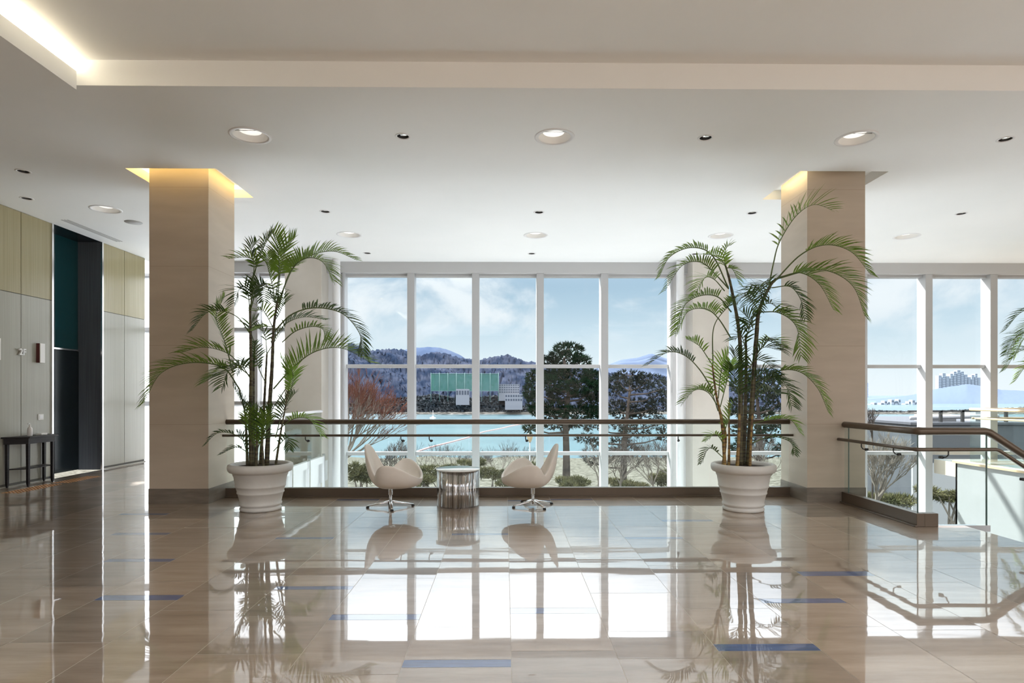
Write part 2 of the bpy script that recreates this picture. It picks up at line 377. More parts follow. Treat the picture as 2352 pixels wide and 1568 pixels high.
# columns
def column(x0, x1, lab, far=False):
    y0, y1, zt, zb = (CY0, CY1, CEIL+RD-.001, 0) if not far else (13.5, 14.6, CEIL-.001, -4.0)
    c = MB(); c.box(x0, x1, y0, y1, zb, zt); o = c.build('column' if not far else 'column', M['stone'] if not far else M['pier'], bevel=.004)
    struct(o); o['label'] = lab
    if not far:
        s = MB(); s.box(x0-.006, x1+.006, y0-.006, y1+.006, 0, .205); k = s.build('skirting', M['skirt'], o)
    return o
M['pier'] = noise_col(mat('pier_stone', (.6,.56,.5), .4), (.62,.58,.52), (.68,.64,.58), nscale=1.5)
column(XL0, XL1, 'square limestone column left, beside the left palm')
column(XR0, XR1, 'square limestone column right, beside the stair railing')
column(-4.86, -4.05, 'beige pier between the windows behind the left palm', True)
column(4.17, 4.98, 'beige pier between the windows behind the right palm', True)

# ------------------------------------------------------------------ windows
TR = [2.135, .12, -1.93]
mxs = []   # mullion centres
pitch = 1.474
c0 = P(943.5, 700, WY).x
cent = [c0 + pitch*k for k in range(4)]
rightm = [P(1684,700,WY).x + 1.508*k for k in range(0, 8)]
leftm = [P(583,700,WY).x - 1.474*k for k in range(0, 3)]
segs = []
def seglist(x_start, ms, x_end):
    xs = [x_start] + ms + [x_end]; return list(zip(xs[:-1], xs[1:]))
bays = seglist(WX, sorted(leftm), -4.86) + seglist(-3.70, cent, P(1545,700,WY).x+.0) + seglist(5.0, rightm[1:], 16)
n = 2
Mw = .083
for bi, (a, b_) in enumerate(bays):
    if b_ - a < .3: continue
    o = empty('window_%d' % n, (0,0,0)); struct(o); n += 1
    la = a in leftm or a in cent or a in rightm; lb = b_ in leftm or b_ in cent or b_ in rightm
    f = MB()
    xa = a + (Mw if la else 0); xb = b_ - (Mw if lb else 0)
    if not la: f.box(xa, xa+.05, WY, WY+.3, -3.75, 4.25); xa += .05
    if not lb: f.box(xb-.05, xb, WY, WY+.3, -3.75, 4.25); xb -= .05
    fro = b_ < -4.8
    for z in (TR if not fro else (2.98,1.29,-.4,-2.1)): f.box(xa, xb, WY+.16, WY+.28, z-.04, z+.04)
    f.box(xa, xb, WY+.12, WY+.28, 4.19, 4.25); f.box(xa, xb, WY+.12, WY+.28, -3.75, -3.6)
    f.build('window_frame', M['alu'], o, bevel=.004, seg=1)
    if lb:
        q = MB(); q.box(b_-Mw, b_+Mw, WY, WY+.3, -3.75, 4.25); q.build('mullion', M['alu'], o, bevel=.006)
    gq = MB(); gq.box(xa, xb, WY+.225, WY+.235, -3.6, 4.19); gq.build('pane', M['frost'] if fro else M['pane'], o)
# corner closure panels and round steel posts beside the piers
t = MB(); t.box(-4.05, -3.70, WY+.12, WY+.3, -3.75, 4.25); t.box(P(1545,700,WY).x, 4.17, WY+.12, WY+.3, -3.75, 4.25); struct(t.build('trim_4', M['white']))
for x, lab in ((P(772,700,13.6).x, 'round white steel post left of the middle windows'), (P(1563,700,13.6).x, 'round white steel post right of the middle windows')):
    t = MB(); t.lathe([(.085,-4),(.085,CEIL)], (x, 13.62, 0), 24); tag(t.build('steel_post', M['white']), lab, 'post')

# ------------------------------------------------------------------ railings
def hook(mb, p, d, s=1.0):
    p = Vector(p); d = Vector(d)
    mb.tube([p, p+Vector((0,0,-.035*s)), p+Vector((0,0,-.06*s))+d*.02, p+Vector((0,0,-.066*s))+d*.05], .007, 8)
    mb.tube([p+Vector((0,0,-.066*s))+d*.05, p+Vector((0,0,-.066*s))+d*.085], .018, 10)
rl = empty('glass_railing', (0, VY-.07, 0)); tag(rl, 'long glass railing with two bronze handrails behind the chairs and drum table', 'railing')
yy = 0
q = MB(); q.box(VX0, VX1, -.045, .045, 0, .135); q.box(VX0, VX1, -.065, -.045, 0, .02); q.build('base_shoe', M['bronze_base'], rl, bevel=.004)
q = MB(); q.tube([(VX0,0,1.09),(VX1,0,1.09)], .038, 16); q.build('top_handrail', M['bronze'], rl)
q = MB(); q.tube([(VX0-.03,-.12,.90),(VX1+.03,-.12,.90)], .018, 12); q.build('lower_handrail', M['bronze'], rl)
npn = 7; wd = (VX1-VX0)/npn
for k in range(npn):
    q = MB(); q.box(VX0+k*wd+.004, VX0+(k+1)*wd-.004, -.006, .006, .13, 1.07); q.build('glass_panel', M['railglass'], rl)
for px in (702,921,986,1207,1557,1760):
    x = P(px,1000,8.8).x; q = MB(); hook(q, (x,-.12,.885), (.35,.9,0)); q.build('bracket', M['dark'], rl)

# balustrade along the left side of the void
rv = empty('glass_railing', (VX0+.06, 9.3, 0)); tag(rv, 'pale glass railing running away from the left column towards the windows', 'railing')
q = MB(); q.tube([(0,0,1.12),(0,4.0,1.12)], .028, 12); q.build('top_handrail', M['white'], rv)
q = MB(); q.box(-.04,.04,0,4.0,.0,.14); q.build('base_shoe', M['white'], rv)
for k in range(4):
    q = MB(); q.box(-.005,.005,k*1.0+.01,k*1.0+.99,.13,1.1); q.build('glass_panel', M['railglass'], rv)
for k in range(5):
    q = MB(); q.box(.02,.07,k*1.0-.025,k*1.0+.025,-.6,.2); q.build('glass_clamp', M['steel'], rv)

# stair railing at right
RXs = 4.685; RYs = 6.86; RX2 = 5.47
rs = empty('stair_railing', (RXs, RYs, 0)); tag(rs, 'glass stair railing with dark bronze handrails at the right, going down the stairs', 'railing')
L1 = CY0 - RYs - .02
q = MB(); q.box(-.045,.045,-.045,L1,0,.15); q.box(.045,.20,-.045,.045,0,.15); q.box(-.075,-.045,-.06,L1,0,.02); q.build('base_shoe', M['bronze_base'], rs, bevel=.004)
ex = RX2-RXs; dn = 3.2; zt = 1.075
q = MB(); q.tube([(0,L1,zt),(0,.05,zt),(.012,.012,zt),(.05,0,zt),(ex-.03,0,zt),(ex+.02,0,zt-.012),(ex+dn,0,zt-.012-(dn-.02)*.65)], .042, 16); q.build('top_handrail', M['bronze'], rs)
lo = .875; oy = -.09
q = MB(); q.tube([(oy,L1,lo),(oy,oy+.06,lo),(oy+.015,oy+.015,lo),(oy+.06,oy,lo),(ex+.03,oy,lo),(ex+.07,oy,lo-.012),(ex+dn,oy,lo-.012-(dn-.07)*.65)], .021, 12); q.build('lower_handrail', M['bronze'], rs)
q = MB(); q.box(-.006,.006,.02,L1,.14,zt-.02); q.build('glass_panel', M['railglass'], rs)
q = MB(); q.box(.012,ex-.01,-.006,.006,-.25,zt-.02); q.build('glass_panel', M['railglass'], rs)
q = MB(); q.add([(ex,-.006,-.35),(ex+dn,-.006,-.35-dn*.65),(ex+dn,-.006,zt-.02-dn*.65),(ex,-.006,zt-.02),(ex,.006,-.35),(ex+dn,.006,-.35-dn*.65),(ex+dn,.006,zt-.02-dn*.65),(ex,.006,zt-.02)],
     [(0,1,2,3),(4,7,6,5),(0,4,5,1),(1,5,6,2),(2,6,7,3),(3,7,4,0)]); q.build('glass_panel', M['railglass'], rs)
for ee in ((-.007,.004,.0,.012,.14,zt-.03),(ex-.008,ex+.001,-.008,.008,-.02,zt-.03),(-.007,.004,L1-.1,L1-.092,.14,zt-.03)):
    q = MB(); q.box(*ee); q.build('glass_edge', M['edge'], rs)
q = MB(); q.box(.2,ex+.02,-.03,.03,-.06,.012); q.build('floor_channel', M['steel'], rs)
for (p, d_) in (((oy,.95,lo-.02),(1,0,0)),((oy,.30,lo-.02),(1,0,0)),((.28,oy,lo-.02),(-.5,1,0)),((ex+.42,oy,lo-.27),(-.5,1,0))):
    q = MB(); hook(q, p, d_, 1.1); q.build('bracket', M['dark'], rs)
# stairs
st = MB()
M['stair'] = noise_col(mat('stair_stone', (.16,.15,.145), .35), (.13,.125,.12), (.2,.19,.18), nscale=3)
for k in range(15):
    x0 = 5.235 + k*.29; z = -.17*(k+1); st.box(x0, x0+.30, 4.92, 6.83, z-.3, z)
stq = st.build('staircase', M['stair']); tag(stq, 'dark stone staircase going down at the right edge beside the glass stair railing', 'stairs')

# railing on the far right landing
rr = empty('landing_railing', (9.93, 12.9, 0)); tag(rr, 'tan handrail on glass at the far right landing, in front of the windows', 'railing')
q = MB(); q.tube([(0,0,1.17),(0,-7.5,1.17)], .03, 12); q.tube([(0,0,1.17),(5,0,1.17)], .03, 12); q.build('top_handrail', M['tan'], rr)
q = MB(); q.tube([(.05,0,.98),(.05,-7.5,.98)], .02, 12); q.tube([(0,-.05,.98),(5,-.05,.98)], .02, 12); q.build('lower_handrail', M['tan'], rr)
q = MB(); q.box(-.005,.005,-7.5,0,.05,1.15); q.box(0,5,-.005,.005,.0,1.15); q.build('glass_panel', M['railglass'], rr)

# ------------------------------------------------------------------ swan style chairs
def shell_mesh():
    NT, NR = 96, 22
    mb = MB(); vs = []; fs = []
    def lobe(d, w, p): return math.exp(-abs(d/w)**p)
    def rim(th):
        a = (th+pi) % (2*pi) - pi      # -pi..pi, 0 = front
        ad = abs(a)
        back = lobe(pi-ad, math.radians(53), 4.0)
        da = ad-math.radians(77)
        arm = lobe(da, math.radians(27 if da > 0 else 46), 2.6 if da > 0 else 2.1)
        front = lobe(ad, math.radians(30), 3)
        H = .065 + .455*back + .225*arm + .0*front
        ax = .39 if math.cos(a) > 0 else .25
        ay = .345
        ex_ = 2.15
        c, s = abs(math.cos(a)), abs(math.sin(a))
        Rr = ((c/ax)**ex_ + (s/ay)**ex_)**(-1/ex_)
        Rr *= (1 + .05*arm - .26*(1-max(back,arm,front))*(ad > 1.2))
        # the back narrows towards its top
        topn = back
        return H, Rr, back, arm
    vs.append((.02,0,0))
    for r_ in range(1, NR+1):
        t = r_/NR
        for i in range(NT):
            th = 2*pi*i/NT
            H, Rr, bk, ar = rim(th)
            f = math.sin(min(1, t*1.15)*pi/2)**.9
            g = t**2.6
            x = math.cos(th)*Rr*f + .02*(1-f); y = math.sin(th)*Rr*f
            zz = H*g + .03*t*t
            x -= .065*bk*g; y *= (1 - .22*bk*g*g)
            y *= 1 + .20*ar*g
            # arm tips lean outward, front lip turns down slightly
            vs.append((x, y, zz))
    for i in range(NT): fs.append((0, 1+i, 1+(i+1) % NT))
    for r_ in range(NR-1):
        for i in range(NT):
            a = 1+r_*NT+i; b_ = 1+r_*NT+(i+1) % NT; fs.append((a, a+NT, b_+NT, b_))
    mb.add(vs, fs, 0, True); return mb
def make_chair():
    t = empty('swivel_armchair', (0,0,0))
    s = shell_mesh().build('seat_shell', [M['seat'], M['seat_in']], t); s.location = (0,0,.285)
    so = s.modifiers.new('solid', 'SOLIDIFY'); so.thickness = .032; so.offset = -1
    sd = s.modifiers.new('sub', 'SUBSURF'); sd.levels = 1; sd.render_levels = 1
    q = MB(); q.lathe([(.001,0),(.15,.0),(.19,.02),(.17,.05),(.10,.062),(.001,.065)], (.06,0,.325), 28)
    k = q.build('seat_cushion', M['seat_in'], t); k.scale = (1.15,1.1,1)
    q = MB(); q.lathe([(.001,.03),(.018,.03),(.018,.16),(.026,.165),(.026,.235),(.06,.25),(.09,.262),(.001,.265)], n=20); q.build('column', M['chrome'], t)
    for i in range(4):
        a = math.radians(22+90*i); c, s_ = math.cos(a), math.sin(a)
        lg = q = MB(); q.tube([(c*.01,s_*.01,.075),(c*.08,s_*.08,.06),(c*.30,s_*.30,.024)], [.017,.014,.009], 8, sx=1.5); lg = q.build('leg', M['chrome'], t)
        q = MB(); q.lathe([(.001,0),(.02,0),(.022,.012),(.016,.022),(.001,.024)], (c*.295,s_*.295,0), 12); q.build('foot', M['rubber'], lg)
    return t
ch = make_chair(); ch.location = (P(897,1100,8.1).x, 8.1, 0); ch.rotation_euler.z = math.radians(-8)
tag(ch, 'cream swivel armchair with winged shell facing right, left of the drum table', 'armchair', 'two cream swivel armchairs')
c2 = copy_tree(ch); c2.location = (P(1224,1100,8.15).x, 8.15, 0); c2.rotation_euler.z = math.radians(180+6)
tag(c2, 'cream swivel armchair with winged shell facing left, right of the drum table', 'armchair', 'two cream swivel armchairs')

# drum table
dt = empty('drum_table', (P(1052,1100,8.23).x, 8.23, 0)); tag(dt, 'round chrome drum side table with a glass top between the two cream armchairs', 'side table')
q = MB(); q.lathe([(.275,0),(.275,.012),(.283,.014),(.283,.475)], n=64, cap0=True, cap1=True); q.build('drum', M['drum'], dt)
q = MB(); q.lathe([(.001,.478),(.293,.478),(.297,.482),(.297,.492),(.293,.496),(.001,.496)], n=64); q.build('table_top', M['glasstop'], dt)

# ------------------------------------------------------------------ console table and things by the left wall
M_b = M['black']
T = empty('console_table', (WX+.01, 9.72, 0)); tag(T, 'black half hexagonal console table against the veneered left wall', 'console table')
out = [(.0,.0),(.33,.17),(.33,.80),(.0,.98)]
def prism(mb, poly, z0, z1):
    n_ = len(poly); vs = [(x,y,z0) for x,y in poly]+[(x,y,z1) for x,y in poly]
    mb.add(vs, [tuple(range(n_))[::-1] , tuple(range(n_,2*n_))]+[(i,(i+1)%n_,(i+1)%n_+n_,i+n_) for i in range(n_)])
q = MB(); prism(q, out, .785, .81); q.build('table_top', M_b, T, bevel=.004)
q = MB(); prism(q, [(.015,.04),(.29,.19),(.29,.77),(.015,.93)], .69, .785); q.build('apron', M_b, T)
for (x,y) in ((.03,.09),(.265,.215),(.265,.745),(.03,.87)):
    q = MB(); q.tube([(x,y,.0),(x,y,.05),(x,y,.7)], [.014,.026,.030], 4, smooth=False); q.build('leg', M_b, T)
q = MB(); prism(q, [(.03,.09),(.265,.21),(.265,.75),(.03,.87)], .28, .295); q.build('lower_shelf', M_b, T)
B = empty('pump_bottle', (WX+.20, 9.72+.35, .81)); tag(B, 'white pump bottle of hand sanitizer standing on the black console table', 'bottle')
q = MB(); q.lathe([(.001,0),(.034,0),(.036,.01),(.036,.10),(.033,.125),(.014,.15),(.014,.165),(.001,.165)], n=20); q.build('bottle_body', M['pump'], B)
q = MB(); q.tube([(0,0,.16),(0,0,.205)], .006); q.tube([(0,0,.205),(.0,-.045,.2)], .006); q.lathe([(.001,.16),(.016,.16),(.016,.178),(.001,.178)], n=16); q.build('pump', M['plastic'], B)
q = MB(); q.box(-.05,.05,-.07,.07,0,.03)
o = q.build('tissue_packet', M['plastic'], bevel=.008); o.location = (WX+.20, 9.72+.60, .81); tag(o, 'small flat white packet lying on the black console table beside the bottle', 'packet')
# wall things
def wallthing(name, yc, z0, z1, half, depth, lab, cat):
    t = empty(name, (WX, yc, 0)); tag(t, lab, cat, None)
    q = MB(); q.box(0, depth-.012, -half, half, z0, z1); q.build('housing', M['red'], t, bevel=.003)
    q = MB(); q.box(depth-.012, depth, -half, half, z0, z1); q.build('front_plate', M['plastic'], t, bevel=.003); return t
wallthing('wall_sign', 10.52, 2.03, 2.36, .055, .07, 'narrow upright wall sign box with pale front, right of the 2F lettering', 'sign')
wallthing('wall_sign', 9.60, 2.03, 2.37, .055, .07, 'narrow upright wall sign box with dark red side, at the left edge', 'sign')
for (yc, zc, lab) in ((10.56, 1.1, 'square white wall switch above the right end of the console table'), (9.63, 1.09, 'white wall switch plate at the left edge above the floor')):
    t = empty('wall_switch', (WX, yc, zc)); tag(t, lab, 'switch')
    q = MB(); q.box(0,.012,-.06,.06,-.05,.05); pl_ = q.build('plate', M['plastic'], t, bevel=.003)
    q = MB(); q.box(.012,.017,-.035,.035,-.028,.028); q.build('rocker', M['white'], pl_, bevel=.002)
tc = bpy.data.curves.new('floor_number', 'FONT'); tc.body = '2F'; tc.size = .145; tc.extrude = .012; tc.align_x = 'CENTER'; tc.offset = .003
to = bpy.data.objects.new('floor_number', tc); COL.objects.link(to)
bpy.context.view_layer.update(); dg = bpy.context.evaluated_depsgraph_get()
me = bpy.data.meshes.new_from_object(to.evaluated_get(dg)); bpy.data.objects.remove(to)
o = bpy.data.objects.new('floor_number', me); COL.objects.link(o); me.materials.append(M['white'])
o.location = (WX+.03, 10.13, 2.14); o.rotation_euler = (pi/2, 0, pi/2); tag(o, 'white raised 2F lettering on the veneered left wall', 'sign')
# tactile paving
for (xa, xb, ya, yb, lab) in ((-7.62,-7.32,9.3,10.2,'orange tactile studs on the floor in front of the console table'), (-7.62,-7.32,10.35,11.2,'orange tactile studs on the floor in front of the dark doorway')):
    q = MB(); y = ya
    while y < yb:
        for k in range(5):
            x = xa + .03 + k*.058; q.lathe([(.02,.0),(.018,.004),(.001,.0045)], (x,y,0.0005), 10)
        y += .058
    o = q.build('tactile_paving', M['orange']); tag(o, lab, 'tactile paving')

# ------------------------------------------------------------------ potted palms
def bez(pts, n):
    """Catmull-Rom through pts"""
    P_ = [pts[0]*2-pts[1]] + list(pts) + [pts[-1]*2-pts[-2]]; outp = []
    m = len(pts)-1
    for i in range(n+1):
        u = i/n*m; k = min(int(u), m-1); t = u-k
        a, b, c, d = P_[k:k+4]
        outp.append(.5*((2*b)+(c-a)*t+(2*a-5*b+4*c-d)*t*t+(3*b-a-3*c+d)*t*t*t))
    return outp
def frond(pts, par, m, ll=.32, dens=34, start=.28, rng=R, droop=.5, wmul=1.0, vee=.55):
    ctrl = pts; n = 36
    c = bez(ctrl, n); mb = MB()
    total = sum((c[i+1]-c[i]).length for i in range(n))
    rr = [.009*(1-.8*i/n)*min(1.3, .6+total*.4) for i in range(n+1)]
    mb.tube(c, rr, 5, 1, cap=False)
    k = max(10, int(dens*total*(1-start)))
    for s in range(k):
        u = start + (1-start)*((s+.5)/k); x = u*n; i = min(int(x), n-1); f = x-i
        p = c[i].lerp(c[i+1], f); t = (c[i+1]-c[i]).normalized()
        side = t.cross(Vector((0,0,1)))
        if side.length < .2: side = t.cross(Vector((0,1,0)))
        side.normalize(); up = side.cross(t).normalized()
        v = (u-start)/(1-start)
        ln = ll*(.55+.45*math.sin(min(1, v*1.9+.12)*pi/2))*(1-.55*max(0, v-.55)/.45)
        sw = .45+.75*v
        for sg in (-1, 1):
            l2 = 1.12*ln*rng.uniform(.85,1.1)
            d = (side*sg*math.cos(vee) + up*math.sin(vee)*rng.uniform(.6,1.2) + t*sw*rng.uniform(.85,1.15)).normalized()
            w = .0115*wmul*(1-.3*v); q0 = p; dirn = d.copy(); vs = []; 
            wd_ = dirn.cross(up); wd_.normalize()
            wdv = (wd_ + up*.25*sg).normalized()
            for j in range(4):
                a = j/3; ww = w*(.45,1.0,.75,.0)[j]
                if j < 3: vs += [q0 - wdv*ww, q0 + wdv*ww]
                else: vs += [q0]
                q0 = q0 + dirn*(l2/3)
                dirn = (dirn + Vector((0,0,-droop*.33*(1+a)))).normalized()
            mb.add(vs, [(0,1,3,2),(2,3,5,4),(4,5,6)], 0)
    return mb.build('frond', [m, M['rachis']], par)
POT = [(.001,.0),(.245,.0),(.255,.012),(.255,.035),(.243,.045),(.243,.06),(.258,.068),(.262,.09),(.252,.10),(.262,.15),(.278,.215),(.287,.222),(.289,.235),(.284,.243),(.30,.30),(.309,.308),(.311,.32),(.307,.33),
       (.325,.44),(.333,.452),(.338,.475),(.345,.485),(.38,.50),(.395,.52),(.402,.555),(.396,.588),(.375,.602),(.35,.60),(.335,.585),(.33,.54)]
def palm(base, lab, canes, fronds, spread, seed, off):
    rg = random.Random(seed)
    t = empty('potted_palm', base); tag(t, lab, 'potted palm', 'tall palms in white pots')
    q = MB(); q.lathe(POT, n=56); q.build('pot', M['pot'], t)
    q = MB(); q.lathe([(.336,.555),(.25,.565),(.1,.575),(.001,.578)], n=32); q.build('soil', M['soil'], t)
    B0 = Vector(base)
    def W(c, dy): return P(*off(c[0], c[1]), base[1]+dy) - B0
    for cn in canes:
        pts_, r0, r1, dy0, dy1, mm = cn
        pp = [W(c, dy0+(dy1-dy0)*i/(len(pts_)-1)) for i, c in enumerate(pts_)]
        pp[0].z = .55
        cc = bez(pp, 40); rad = []
        for i in range(41):
            rr = r0+(r1-r0)*i/40; rad.append(rr*(1.10 if i % 3 == 0 else 1.0))
        q = MB(); q.tube(cc, rad, 10); q.build('stem', M[mm], t)
    for fr in fronds:
        pts_, dy0, dy1, mm, ll = fr[:5]; kw = fr[5] if len(fr) > 5 else {}
        n_ = len(pts_)
        pp = [W(c, dy0+(dy1-dy0)*(i/(n_-1))) for i, c in enumerate(pts_)]
        frond(pp, t, M[mm], ll, rng=rg, **kw)
    return t
offL = lambda x, y: (320+.4466*x, 500+.4466*y)
offR = lambda x, y: (1480+.4847*x, 440+.4847*y)
baseL = (P(599,1100,7.95).x, 7.95, 0); baseR = (P(1707,1100,7.86).x, 7.86, 0)
cL = [([(578,1268),(574,1000),(575,760),(569,450)], .034,.014,-.05,-.05,'cane'), ([(655,1268),(668,1000),(682,780),(692,560),(715,400)], .031,.012,.0,.05,'cane'),
      ([(622,1268),(640,1000),(648,850),(656,700)], .02,.011,.1,.1,'cane'), ([(700,1262),(718,1160),(735,1060),(775,840)], .016,.007,-.05,-.15,'cane'),
      ([(556,1262),(550,1100),(543,1000),(515,880)], .018,.008,.0,.0,'cane'), ([(600,1266),(606,1120),(600,1000)], .018,.01,-.15,-.12,'cane'), ([(640,1268),(632,1150),(640,1040)], .016,.008,-.15,-.12,'cane'),
      ([(590,1266),(588,800),(596,630)], .018,.009,.12,.1,'cane')]
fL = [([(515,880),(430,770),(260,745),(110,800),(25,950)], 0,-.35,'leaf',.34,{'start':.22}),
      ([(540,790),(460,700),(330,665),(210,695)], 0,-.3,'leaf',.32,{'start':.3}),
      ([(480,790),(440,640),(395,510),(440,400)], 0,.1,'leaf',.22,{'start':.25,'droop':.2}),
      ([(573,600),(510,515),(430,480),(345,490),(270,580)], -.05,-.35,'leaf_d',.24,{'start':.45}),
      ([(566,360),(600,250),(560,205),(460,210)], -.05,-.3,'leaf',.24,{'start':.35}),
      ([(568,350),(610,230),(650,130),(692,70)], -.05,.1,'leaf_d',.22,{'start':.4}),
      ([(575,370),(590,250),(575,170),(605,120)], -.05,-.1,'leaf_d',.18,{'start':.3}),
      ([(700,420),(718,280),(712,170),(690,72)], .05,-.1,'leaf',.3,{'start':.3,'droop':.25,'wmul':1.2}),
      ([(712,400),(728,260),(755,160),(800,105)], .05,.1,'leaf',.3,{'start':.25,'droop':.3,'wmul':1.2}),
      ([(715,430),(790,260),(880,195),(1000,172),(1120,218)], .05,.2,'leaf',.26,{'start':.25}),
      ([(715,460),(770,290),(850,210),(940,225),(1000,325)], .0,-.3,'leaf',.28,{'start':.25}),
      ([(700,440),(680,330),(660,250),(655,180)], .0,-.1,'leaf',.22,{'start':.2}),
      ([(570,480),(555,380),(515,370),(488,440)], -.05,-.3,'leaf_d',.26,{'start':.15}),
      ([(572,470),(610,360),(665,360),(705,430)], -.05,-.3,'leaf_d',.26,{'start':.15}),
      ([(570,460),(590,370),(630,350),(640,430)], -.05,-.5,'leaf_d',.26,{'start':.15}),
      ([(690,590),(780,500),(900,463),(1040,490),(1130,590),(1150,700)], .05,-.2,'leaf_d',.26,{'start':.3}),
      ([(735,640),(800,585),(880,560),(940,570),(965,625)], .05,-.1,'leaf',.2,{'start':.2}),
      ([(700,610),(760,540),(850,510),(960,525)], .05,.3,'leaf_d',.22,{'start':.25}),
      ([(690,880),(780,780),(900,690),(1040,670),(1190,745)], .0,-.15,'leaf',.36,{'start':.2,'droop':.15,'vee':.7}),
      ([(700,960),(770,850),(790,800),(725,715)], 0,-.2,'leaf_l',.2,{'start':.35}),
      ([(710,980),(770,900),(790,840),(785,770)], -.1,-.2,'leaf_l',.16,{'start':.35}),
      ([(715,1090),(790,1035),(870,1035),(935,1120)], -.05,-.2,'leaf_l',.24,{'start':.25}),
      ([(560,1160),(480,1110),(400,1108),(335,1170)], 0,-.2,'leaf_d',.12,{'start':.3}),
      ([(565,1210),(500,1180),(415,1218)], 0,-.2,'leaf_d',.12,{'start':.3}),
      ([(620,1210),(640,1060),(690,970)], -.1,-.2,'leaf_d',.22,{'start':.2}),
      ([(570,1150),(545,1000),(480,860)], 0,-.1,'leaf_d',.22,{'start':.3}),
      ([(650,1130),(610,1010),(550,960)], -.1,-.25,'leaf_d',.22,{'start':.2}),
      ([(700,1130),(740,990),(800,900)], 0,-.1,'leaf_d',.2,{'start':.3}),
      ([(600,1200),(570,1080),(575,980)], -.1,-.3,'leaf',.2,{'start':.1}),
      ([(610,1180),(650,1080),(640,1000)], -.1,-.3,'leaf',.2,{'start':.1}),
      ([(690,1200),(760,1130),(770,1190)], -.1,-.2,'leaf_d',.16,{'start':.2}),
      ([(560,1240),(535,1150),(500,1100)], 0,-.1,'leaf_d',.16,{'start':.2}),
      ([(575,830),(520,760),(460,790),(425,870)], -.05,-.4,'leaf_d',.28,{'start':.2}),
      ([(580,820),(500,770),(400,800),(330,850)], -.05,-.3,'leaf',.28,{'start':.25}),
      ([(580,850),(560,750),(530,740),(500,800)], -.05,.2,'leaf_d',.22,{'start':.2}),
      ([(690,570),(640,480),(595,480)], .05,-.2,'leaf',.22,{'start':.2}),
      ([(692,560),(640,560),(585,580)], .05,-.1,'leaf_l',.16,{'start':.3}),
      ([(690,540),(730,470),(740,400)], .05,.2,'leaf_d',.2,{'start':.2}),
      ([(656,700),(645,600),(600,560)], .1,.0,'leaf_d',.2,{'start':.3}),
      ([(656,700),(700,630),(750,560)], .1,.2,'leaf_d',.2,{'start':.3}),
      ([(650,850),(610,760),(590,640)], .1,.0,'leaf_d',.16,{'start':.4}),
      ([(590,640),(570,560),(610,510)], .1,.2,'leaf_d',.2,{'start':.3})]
palm(baseL, 'tall palm in a white pot beside the left column', cL, fL, 1, 3, offL)
cR = [([(382,1288),(368,1100),(340,960),(322,820)], .022,.009,-.1,-.1,'cane_gold'), ([(455,1296),(455,1000),(452,700),(415,470),(385,350)], .036,.011,.0,.1,'cane'),
      ([(490,1296),(510,1000),(530,700),(545,560),(600,440),(640,405)], .034,.013,-.02,-.05,'cane'), ([(470,1296),(478,1000),(482,800),(480,680)], .026,.012,.08,.08,'cane'),
      ([(400,1288),(402,1180),(400,1000)], .018,.009,.0,.0,'cane_gold'), ([(440,1296),(448,1150),(450,1050)], .022,.014,-.14,-.1,'cane_gold'),
      ([(500,1290),(505,1180),(512,1050)], .018,.010,-.12,-.1,'cane_gold'), ([(372,1285),(385,1150),(350,1000)], .018,.008,.1,.1,'cane_gold')]
